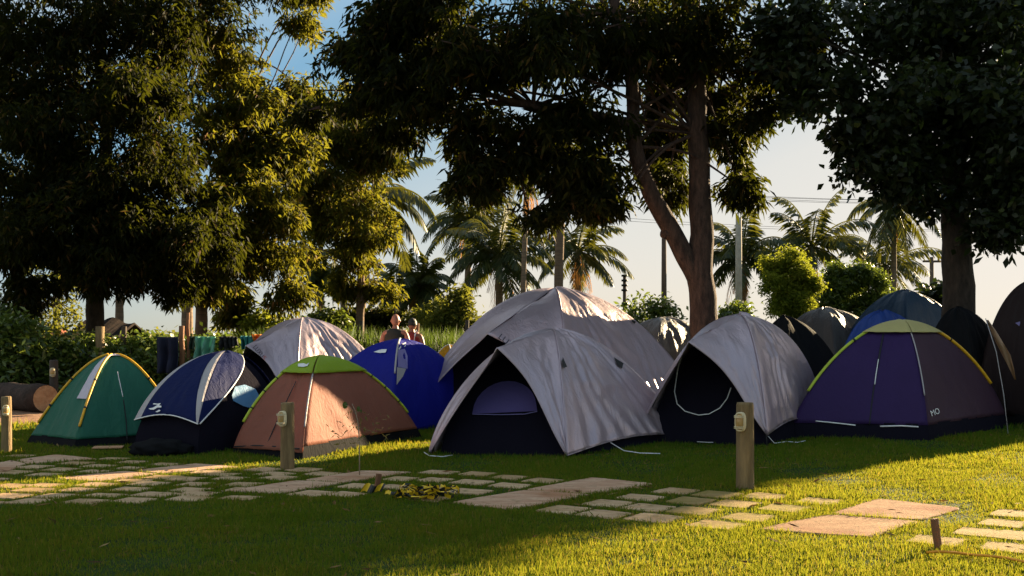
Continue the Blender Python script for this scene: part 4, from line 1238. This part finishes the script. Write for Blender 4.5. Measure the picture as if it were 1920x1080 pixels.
# -- big mango tree on the left
rs = random.Random(10)
d = 24.0
bl = [pe(110,60,170,130,23,2.5,1.7), pe(330,60,140,110,23.5,2.4,1.5), pe(90,230,160,130,22.5,2.5,1.8), pe(60,400,130,110,22.5,2.0,1.4), pe(200,420,120,110,22.5,2.0,1.4), pe(215,505,90,55,22.5,1.2,.8), pe(310,480,80,70,22.8,1.4,.8), pe(120,470,80,45,22.8,1.2,.5),
      pe(10,470,60,70,22.5,1.3,.6), pe(290,300,120,110,22.5,2.2,1.4), pe(370,420,90,90,22.8,1.6,.9), pe(260,180,80,80,21.6,1.5,.9), pe(180,-90,300,130,24,3.5,2.2), pe(-80,150,120,300,23,3,2.2), pe(450,-60,160,110,24,2.5,1.3),pe(330,535,50,45,23,.8,.4), pe(130,330,110,60,22.6,1.5,.9), pe(240,400,90,60,22.4,1.2,.7), pe(60,545,60,35,22.8,.9,.35)]
Vl = leaf_cloud(bl, 1000, 9, .19, .05, .75, 31, spread=.07, shell=.5, gap=-.80, gscale=1.3, split=.45)
B = W(178, 640, d); B.z = -.1
lim = [([B, W(178, 600, d), W(180, 520, d), W(186, 400, d), W(200, 260, d), W(190, 100, d), W(180, -60, d)], .22, .10)]
lim += twigs([W(180, 520, d), W(186, 400, d), W(200, 260, d), W(190, 120, d)], bl, .035, .010, rs, 2)
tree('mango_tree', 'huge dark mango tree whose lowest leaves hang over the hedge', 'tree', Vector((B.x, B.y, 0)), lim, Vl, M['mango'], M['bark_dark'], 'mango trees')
# -- second left mango, sunlit on its right side
rs = random.Random(15)
d = 26.5
bl = [pe(430,230,100,120,25,2.2,1.3), pe(450,360,100,90,25,2,1.2), pe(420,470,90,80,25.5,1.8,1.0), pe(500,480,80,80,26,1.6,.9), pe(430,110,70,75,25.5,1.8,.9), pe(565,45,38,24,26,.8,.25), pe(560,-20,70,40,26,1,.5), pe(360,505,60,60,26,1.2,.5), pe(395,545,40,42,26,.8,.35), pe(540,300,70,70,26,1.5,.8),
      pe(510,400,70,70,25.5,1.4,.8), pe(540,540,50,50,26,.9,.35), pe(560,180,60,50,26.5,1.3,.5), pe(490,200,70,60,25.4,1.3,.7)]
Vl = leaf_cloud(bl, 780, 9, .20, .052, .75, 41, spread=.07, shell=.5, gap=-.62, gscale=1.4, split=.45)
B = W(378, 640, d); B.z = -.1
lim = [([B, W(378, 600, d), W(382, 520, d), W(405, 400, d), W(430, 250, d), W(450, 100, d)], .17, .08)]
lim += twigs([W(382, 520, d), W(405, 400, d), W(430, 250, d), W(450, 120, d)], bl, .032, .010, rs, 2)
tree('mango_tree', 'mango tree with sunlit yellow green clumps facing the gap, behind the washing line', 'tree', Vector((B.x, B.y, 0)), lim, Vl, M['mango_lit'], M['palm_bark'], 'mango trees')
# -- lighter mango between the left trees and the palms
rs = random.Random(16)
d = 30
bl = [pe(640,260,70,60,29,1.4,.6), pe(690,300,60,70,29.5,1.5,.8), pe(660,380,75,60,29.5,1.5,.8), pe(600,400,60,60,29.5,1.3,.6), pe(700,420,50,60,30,1.2,.55), pe(660,480,60,45,29.8,1.1,.5), pe(620,330,60,60,29,1.2,.6), pe(650,540,45,40,30,.8,.3), pe(700,545,40,35,30,.8,.25), pe(570,340,50,60,29,1.2,.5), pe(580,250,60,50,29,1.2,.5), pe(560,470,50,50,30,1.1,.4), pe(700,235,60,40,29,1.2,.5), pe(735,285,35,40,29,1,.35), pe(630,200,60,40,29.5,1.2,.5), pe(690,440,60,40,29,1,.4)]
Vl = leaf_cloud(bl, 760, 9, .22, .056, .75, 51, spread=.08, shell=.5, gap=-.5, gscale=1.4, split=.45)
B = W(675, 640, d); B.z = -.1
lim = [([B, W(675, 590, d), W(677, 520, d), W(672, 420, d), W(665, 300, d)], .13, .07)]
lim += twigs([W(677, 520, d), W(672, 420, d), W(665, 320, d)], bl, .032, .010, rs, 2)
tree('mango_tree', 'mango tree with golden sunlit leaves mixed with palm fronds, above the two people', 'tree', Vector((B.x, B.y, 0)), lim, Vl, M['mango_lit'], M['palm_bark'], 'mango trees')
# -- young mango with thin stem
rs = random.Random(17)
d = 28
bl = [pe(440,545,36,40,28,.8,.3), pe(447,590,30,25,28,.6,.2), pe(425,590,22,18,28,.4,.1)]
Vl = leaf_cloud(bl, 700, 9, .27, .07, .75, 61, spread=.08, shell=.5, split=.45)
B = W(447, 640, d); B.z = -.1
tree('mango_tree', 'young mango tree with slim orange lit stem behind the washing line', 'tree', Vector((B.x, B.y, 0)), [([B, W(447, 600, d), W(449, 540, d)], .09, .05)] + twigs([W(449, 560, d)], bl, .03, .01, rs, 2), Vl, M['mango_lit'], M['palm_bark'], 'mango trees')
# bare branched small tree far left
rs = random.Random(18)
d = 29
bl = [pe(60,545,40,40,29,1,.35), pe(100,590,50,45,29,1.2,.5), pe(130,540,40,35,29,1,.3), pe(50,600,40,40,29,1,.4), pe(140,590,22,28,29,.7,.15), pe(80,520,40,25,29,.8,.2)]
Vl = leaf_cloud(bl, 900, 5, .13, .07, .2, 71, spread=.16, shell=.6, gap=-.2, gscale=2.2)
B = W(52, 650, d); B.z = -.1
lim = [([B, W(50, 610, d), W(62, 575, d), W(80, 550, d), W(105, 535, d)], .12, .05), ([W(56, 590, d), W(45, 555, d), W(60, 520, d)], .07, .03), ([W(66, 570, d), W(100, 572, d), W(140, 560, d)], .05, .02)] + twigs([W(62, 575, d), W(80, 550, d), W(45, 555, d)], bl, .03, .01, rs, 3)
M['light_leaf'] = leaf_mat('sunny_leaves', [(0, (.035, .05, .008)), (.6, (.075, .09, .015)), (1, (.15, .14, .03))], .4, (.3, .3, .03), .6, .08)
tree('small_tree', 'small crooked tree with thin sunlit foliage at the far end of the hedge', 'tree', Vector((B.x, B.y, 0)), lim, Vl, M['light_leaf'], M['bark_dark'])

# ------------------------------------------------------------------ coconut palms
M['frond'] = leaf_mat('palm_fronds', [(0, (.012, .022, .005)), (.6, (.028, .042, .008)), (1, (.07, .07, .014))], .20, (.26, .25, .02), .45, .3)
M['frond_dead'] = leaf_mat('dead_fronds', [(0, (.20, .09, .03)), (.6, (.40, .19, .05)), (1, (.5, .28, .10))], .35, (.6, .3, .08), .7, .1)
def frond(P, az, el, L, rs, droop=1.0, dens=30, lw=.05, hang=.6):
    """leaflets of one frond as quads"""
    d0 = np.array([math.cos(az) * math.cos(el), math.sin(az) * math.cos(el), math.sin(el)])
    side = np.array([-math.sin(az), math.cos(az), 0])
    pts = []; p = np.array(P, float); d_ = d0.copy(); n = 14
    for i in range(n + 1):
        pts.append(p.copy())
        d_ = d_ + np.array([0, 0, -droop * .16 * (i / n + .2)])
        d_ /= np.linalg.norm(d_)
        p = p + d_ * L / n
    pts = np.array(pts); V = []
    up = np.array([0, 0, 1.0])
    # rachis
    for i in range(n):
        w = .035 * (1 - i / n) + .01
        V += [pts[i] - side * w, pts[i + 1] - side * w * .9, pts[i + 1] + side * w * .9, pts[i] + side * w]
        q_ = np.cross(pts[i + 1] - pts[i], side); q_ = q_ / np.linalg.norm(q_)
        V += [pts[i] - q_ * w, pts[i + 1] - q_ * w * .9, pts[i + 1] + q_ * w * .9, pts[i] + q_ * w]
    for s in (-1, 1):
        for k in range(dens):
            t = .12 + .88 * (k + rs.uniform(0, .6)) / dens
            x = min(t, .999) * n; i = int(x)
            b = pts[i] + (pts[i + 1] - pts[i]) * (x - i)
            fw = pts[i + 1] - pts[i]; fw = fw / np.linalg.norm(fw)
            l = L * .30 * (math.sin(math.pi * min(1, t * .9 + .12)) ** .6) * rs.uniform(.8, 1.1)
            dr = side * s * .8 + fw * .55 - up * (hang * rs.uniform(.6, 1.3))
            dr /= np.linalg.norm(dr)
            tip = b + dr * l - up * l * .22 * hang
            mid = b + dr * l * .5
            w = fw * lw * .5
            V += [b - w * .6, mid - w, tip, mid + w]
    return V
def palm(px, pyc, d, L, lab, seed, nf=20, r=.13, yb=640, tilt=0, dead=3, dens=28, up=1.0, crown=True, ytop=None, azs=None, lw=.13):
    rs = random.Random(seed)
    c = W(px, pyc, d)
    base = W(px + tilt, yb, d); base.z = 0
    root = empty('palm_tree', base, lab, 'palm', 'coconut palms')
    mb = MB()
    pts = []
    top = c if ytop is None else W(px, ytop, d)
    for i in range(16):
        t = i / 15
        q = base.lerp(top, t); q.x += tilt * .3 * d / FP * math.sin(math.pi * t)
        pts.append(q)
    rad = [r * (1.25 - .35 * i / 15) * (1 + .05 * (i % 2)) for i in range(16)]
    mb.tube(pts, rad, 10)
    mb.build('trunk', M['palm_bark'], root)
    if crown:
        V = []
        for i in range(nf):
            az = i * 2.399 + rs.uniform(-.25, .25)
            el = R(80) * up - (i / nf) ** .8 * R(105) + rs.uniform(-.12, .12)
            V += frond(c, az, el, L * rs.uniform(.85, 1.1), rs, droop=.9 + .6 * rs.random(), dens=dens, lw=lw)
        foliage('fronds', np.array(V), M['frond'], root)
    V = []
    for i in range(dead):
        V += frond(c - Vector((0, 0, .15)), rs.uniform(0, 6.28), R(-45 - rs.uniform(0, 35)), L * rs.uniform(.55, .8), rs, droop=1.2, dens=16, hang=1.2)
    if V: foliage('dead_fronds', np.array(V), M['frond_dead'], root)
    return root
palm(936, 478, 48, 3.1, 'full coconut palm with upright green heart, left of the biggest tent top', 1, nf=24, r=.16, yb=640, dead=4, dens=30)
palm(880, 412, 52, 3.0, 'coconut palm with drooping fronds half hidden behind the full palm', 2, nf=22, r=.15, tilt=-4, dead=3)
palm(1083, 470, 52, 3.0, 'coconut palm with brown hanging skirt right of the thick grey palm stem', 3, nf=20, r=.16, dead=6)
palm(990, 330, 46, 2.4, 'slim palm stem whose crown is hidden in mango leaves, orange dead fronds beside it', 4, nf=6, r=.11, tilt=-10, dead=7)
palm(1056, 300, 34, 2.2, 'thick grey palm stem vanishing up into the mango crown', 5, nf=6, r=.135, tilt=-10, dead=0)
palm(1392, 480, 44, 2.6, 'coconut palm behind the concrete pole', 6, nf=20, r=.15, dead=6)
palm(1522, 462, 50, 3.2, 'coconut palm with arching fronds above the bright bush', 7, nf=22, r=.16, dead=1)
palm(1676, 378, 50, 2.9, 'tall thin palm with drooping fronds and an orange dead one', 8, nf=14, r=.12, dead=2, up=.5)
palm(1660, 500, 55, 3.3, 'low spreading palm behind the tall thin palm', 9, nf=18, r=.16, dead=2)
palm(690, 365, 33, 2.6, 'palm whose long fronds sweep out of the golden mango tree', 10, nf=18, r=.14, tilt=-15, dead=1, up=.7)
palm(785, 535, 44, 2.0, 'short bushy palm behind the two people', 11, nf=26, r=.22, dead=6)
palm(745, 545, 46, 1.8, 'short bushy palm with tattered skirt left of its taller twin', 14, nf=22, r=.22, dead=4)
palm(600, 525, 40, 1.3, 'small palm with fan like green crown left of the golden mango', 12, nf=18, r=.12, dead=2)
palm(224, 470, 38, 2.2, 'palm stem seen under the huge mango, behind the low shelter', 13, nf=6, r=.13, dead=2)
palm(351, 480, 34, 2.2, 'reddish palm stem under the mango leaves behind the washing line', 15, nf=6, r=.16, dead=0)
palm(645, 470, 42, 2.0, 'thin palm stem behind the golden mango tree', 16, nf=6, r=.13, dead=0)
palm(106, 490, 36, 2.0, 'slender palm stem behind the small crooked tree', 17, nf=6, r=.11, dead=1)

# ------------------------------------------------------------------ bushes, hedge, tall grass, far vegetation
def bush(name, lab, cat, bl, per, nl, L, Wd, mat, seed, gap=-.5, droop=.1, stems=4, group=None, shell=.5, clump=.3):
    c = bl[0][0]; base = Vector((c.x, c.y, 0))
    root = empty(name, base, lab, cat, group)
    rs = random.Random(seed)
    mb = MB()
    for i in range(stems):
        b = bl[rs.randrange(len(bl))]
        e = Vector(b[0]) + Vector((rs.uniform(-.4, .4) * b[1][0], rs.uniform(-.4, .4) * b[1][1], rs.uniform(-.2, .5) * b[1][2]))
        limb(mb, [base + Vector((rs.uniform(-.2, .2), rs.uniform(-.2, .2), -.05)), base.lerp(e, .5) + Vector((rs.uniform(-.1, .1), 0, .1)), e], .045, .012, 6, .03, seed + i)
    mb.build('stem', M['bark_dark'], root)
    foliage('foliage', leaf_cloud(bl, per, nl, L, Wd, droop, seed, spread=L * .7, shell=shell, gap=gap, gscale=2.0, clump=clump), mat, root)
    return root
M['bright_leaf'] = leaf_mat('bright_leaves', [(0, (.05, .075, .006)), (.6, (.10, .135, .012)), (1, (.18, .18, .025))], .45, (.38, .4, .03), .6, .08)
M['mid_leaf'] = leaf_mat('bush_leaves', [(0, (.025, .045, .008)), (.6, (.05, .075, .012)), (1, (.11, .13, .02))], .35, (.25, .32, .03), .45, .4)
def ragged(cx, cy, sx, sy, d, n, seed, lo=10, hi=26):
    r_ = random.Random(seed)
    out = [pe(cx, cy + sy * .3, sx * .9, sy * .8, d, .6, .9)]
    for i in range(n):
        a = r_.uniform(0, 6.28); k = r_.uniform(.55, 1.12)
        q = r_.uniform(lo, hi)
        out.append(pe(cx + sx * k * math.cos(a), cy + sy * k * math.sin(a), q, q * r_.uniform(.7, 1.3), d + r_.uniform(-.5, .5), q * d / FP, .22 * (q / 18) ** 2))
    return out
bush('bush', 'bright yellow green bush rising behind the grey and black tents', 'bush', ragged(1480, 535, 46, 56, 34, 22, 5), 1350, 6, .13, .045, M['bright_leaf'], 81, droop=.3, clump=.24)
bush('bush', 'dark green bush between the bright bush and the broad leaved trunk', 'bush', ragged(1603, 555, 66, 44, 38, 24, 6) + [pe(1600, 605, 75, 26, 38, 1, .7)], 1400, 6, .15, .065, M['mid_leaf'], 82, clump=.26)
bush('bush', 'thin leggy bush against the pale sky right of the biggest tent', 'bush', [pe(1215,575,40,18,30,.5,.35), pe(1185,590,25,18,30,.5,.2), pe(1245,588,20,14,30,.4,.15), pe(1210,605,50,14,30,.5,.3)], 420, 6, .2, .08, M['mid_leaf'], 83, gap=-.3, stems=9)
bush('bush', 'leafy shrub behind the dark post at the shoulder of the biggest tent', 'bush', [pe(870,585,40,40,30,.9), pe(845,610,50,35,30,.9,.8), pe(900,615,40,30,30,.8,.6), pe(862,550,22,22,30,.5,.25)], 900, 6, .16, .07, M['light_leaf'], 84, gap=-.3)
bush('bush', 'green shrub with glossy leaves on the washing line side of the back grey tent', 'bush', [pe(500,612,28,22,27,.6,.6), pe(520,600,22,18,27,.5,.4), pe(480,630,22,15,27,.5,.4)], 900, 6, .17, .08, M['bright_leaf'], 85)
bush('bush', 'dark rounded shrub under the small palm behind the back grey tent', 'bush', [pe(620,600,35,20,30,.6,.6), pe(590,608,30,16,30,.5,.4)], 1000, 6, .16, .07, M['mid_leaf'], 86)
bush('bush', 'dark heap of undergrowth left of the bald person', 'bush', [pe(690,600,40,18,33,.7,.8), pe(655,606,35,16,33,.7,.6), pe(725,604,25,14,33,.6,.4)], 1000, 6, .18, .09, M['mango'], 87)
bush('bush', 'scrubby bush at the foot of the concrete pole', 'bush', [pe(1385,590,30,14,29,.5,.4), pe(1360,600,25,12,29,.4,.3)], 700, 6, .16, .07, M['mid_leaf'], 88)
bush('bush', 'bush with round dark leaves just left of the broad leaved trunk', 'bush', [pe(1758,555,18,34,26,.4,.5), pe(1745,585,22,22,26,.4,.4)], 420, 6, .17, .11, M['broad'], 89)
bush('bush', 'light feathery shrub below the bushy palms', 'bush', [pe(800,600,45,22,34,.8,.7), pe(760,605,30,18,34,.7,.4), pe(830,575,30,28,34,.7,.5)], 900, 6, .15, .06, M['light_leaf'], 90, gap=-.2)
# hedge
hb = []
for i in range(24):
    px = -150 + i * 25
    hb.append((W(px, 0, 21.6) * 1, (.42, .55, .62), 1.0))
hb = [(Vector((c.x, 21.7 + .3 * math.sin(i * 1.7), .62 + .08 * math.sin(i * 2.3))), (.5, .55, .60 + .08 * math.sin(i * 1.3)), 1.0) for i, (c, r, w) in enumerate(hb)]
hb += [(Vector((c.x, 21.9, 1.0 + .1 * math.sin(i * 3.1))), (.5, .5, .28), .5) for i, (c, r, w) in enumerate(hb)]
M['hedge'] = leaf_mat('hedge_leaves', [(0, (.035, .06, .012)), (.6, (.08, .12, .02)), (.9, (.15, .19, .03)), (1, (.22, .2, .05))], .3, (.2, .28, .03), .35, .5)
root = empty('hedge', (X(150, 21.7), 21.7, 0), 'long leafy hedge running behind the green and navy tents', 'hedge')
mb = MB(); rs = random.Random(3)
for c, r, w in hb[:24]:
    for _ in range(3):
        e = c + Vector((rs.uniform(-.4, .4), rs.uniform(-.3, .3), rs.uniform(.1, .5)))
        limb(mb, [Vector((c.x, c.y, -.05)), (Vector((c.x, c.y, 0)) + e) / 2, e], .02, .008, 5, .02, rs.random() * 9)
mb.build('stem', M['bark_dark'], root)
foliage('foliage', leaf_cloud(hb, 420, 6, .13, .065, .15, 91, spread=.09, shell=.4), M['hedge'], root)
# dark leaning shrubs at the far left edge
bush('bush', 'dark shrub with long leaves at the picture edge beside the hedge', 'bush', [pe(15,610,40,45,22.5,.7,.8), pe(30,650,40,50,20.9,.5,.8), pe(10,690,30,40,20.6,.4,.7)], 700, 6, .2, .07, M['hedge'], 92)
# tall grass behind the royal blue tent
def tall(name, x0, x1, d0, d1, h0, h1, n, mat, seed, w=.03):
    rs = np.random.RandomState(seed)
    P = np.stack([rs.uniform(x0, x1, n), rs.uniform(d0, d1, n), np.zeros(n)], 1)
    h = rs.uniform(h0, h1, n) * (1 + .15 * vnoise(P, .9, seed))
    a = rs.uniform(0, 6.283, n); l = np.abs(rs.normal(0, .18, n))
    D = np.stack([np.cos(a) * l, np.sin(a) * l, np.ones(n)], 1)
    s = rs.uniform(0, 6.283, n); Sd = np.stack([np.cos(s), np.sin(s), np.zeros(n)], 1) * w / 2
    mid = P + D * (h * .6)[:, None]; tip = mid + (D + np.stack([np.cos(a) * l * 1.6, np.sin(a) * l * 1.6, -.1 * np.ones(n)], 1)) * (h * .42)[:, None]
    V = np.stack([P - Sd * .7, P + Sd * .7, mid + Sd, tip, mid - Sd], 1).reshape(-1, 3)
    return link(name, fast_mesh(name, V, 5), mat, None, False)
M['tallgrass'] = leaf_mat('tall_grass_blades', [(0, (.012, .036, .005)), (.6, (.028, .058, .009)), (1, (.08, .10, .02))], .3, (.18, .26, .03), .5, .3)
tag(tall('tall_grass', -6.2, -.5, 24.5, 30, 1.0, 1.5, 9000, M['tallgrass'], 5), 'tall bright grass behind the back row of tents', 'grass', kind='stuff')
tag(tall('field_vegetation', -30, 12, 52, 75, .75, 1.3, 26000, M['tallgrass'], 6, .12), 'sunlit field growth along the horizon', 'field growth', kind='stuff')
fb_ = [(Vector((x, 120 + 12 * math.sin(x), .6)), (6, 6, .7 + .4 * math.sin(x * 1.7)), 1.0) for x in range(-110, 120, 7)]
tag(foliage('distant_undergrowth', leaf_cloud(fb_, 260, 5, .7, .35, .1, 95, spread=.4, shell=.5), M['light_leaf']), 'low far off growth on the horizon', 'undergrowth', kind='stuff')

# ------------------------------------------------------------------ low roofs beyond the hedge
def shed(px0, px1, yt, yb, d, lab, roofmat, name='shelter'):
    x0, x1 = X(px0, d), X(px1, d); zt, zb = zpx(yt, d), zpx(yb, d)
    root = empty(name, ((x0 + x1) / 2, d, 0), lab, 'shelter')
    n = 16; vs = []; fs = []
    for j, (y, z) in enumerate(((d - 1.3, zb), (d, zt), (d + 1.3, zb))):
        for i in range(n + 1):
            t = i / n
            vs.append((x0 + (x1 - x0) * t, y, z + .09 * math.sin(t * 9 + px0) * (1 if j == 1 else .6) + .04 * noise.noise(Vector((t * 8, j, px0)))))
    m = n + 1
    fs = [(j * m + i, j * m + i + 1, (j + 1) * m + i + 1, (j + 1) * m + i) for j in range(2) for i in range(n)]
    o = MB().add(vs, fs).build('roof', roofmat, root, False); o.modifiers.new('thick', 'SOLIDIFY').thickness = .06
    for x in (x0 + .1, x1 - .1):
        for y in (d - 1.2, d + 1.2):
            MB().tube([Vector((x, y, -.05)), Vector((x, y, zb - .02))], .05, 8).build('leg', M['pole_wood'], root)
    return root
shed(160, 252, 601, 628, 30, 'low dark sagging shelter roof beyond the hedge behind the green tent', surf_mat('dark_roofing', (.012, .010, .009), (.03, .02, .016), 4, .95, .5, spec=.05))
shed(100, 152, 619, 634, 48, 'low red roof far beyond the hedge under the small crooked tree', surf_mat('red_roofing', (.30, .08, .04), (.42, .14, .07), 6, .9, .5))
shed(153, 186, 622, 641, 25, 'small straw yellow canopy top poking over the hedge', surf_mat('straw_roofing', (.40, .27, .06), (.55, .40, .12), 8, .9, .6), 'canopy')

# ------------------------------------------------------------------ sapling in front of the peach tent
p = G(674, 893)
root = empty('sapling', p, 'spindly sapling with two round dark leaves in front of the peach tent', 'sapling')
at = lambda px, py, dy=0: W(px, py, p.y + dy)
mb = MB().tube([p, at(674, 850), at(673, 815), at(671, 790), at(666, 770), at(660, 757)], [.007, .006, .006, .005, .004, .003], 6)
mb.tube([at(668, 778), at(656, 762), at(648, 760)], [.003, .002, .002], 5); mb.tube([at(668, 778), at(672, 768)], [.003, .002], 5)
mb.build('stem', plain('sapling_stem', (.30, .22, .14), .8), root)
def rleaf(c, r, rz):
    vs = [c + Vector((r * math.cos(a) * math.cos(rz), r * .25 * math.sin(a * 2), r * 1.35 * math.sin(a))) for a in [k * math.pi / 8 for k in range(16)]]
    return MB().add(vs, [tuple(range(16))]).build('leaf', M['mid_leaf'], root, False)
rleaf(at(647, 760, .01), .026, .2); rleaf(at(672, 767, -.01), .021, .6); rleaf(at(677, 771, .01), .014, .9)
foliage('leaf_foliage', leaf_cloud([(at(673, 806), (.10, .06, .06), 1.0)], 34, 4, .07, .012, -.5, 99, spread=.03), leaf_mat('dry_tuft', [(0, (.10, .10, .02)), (1, (.3, .18, .06))], .4), root)
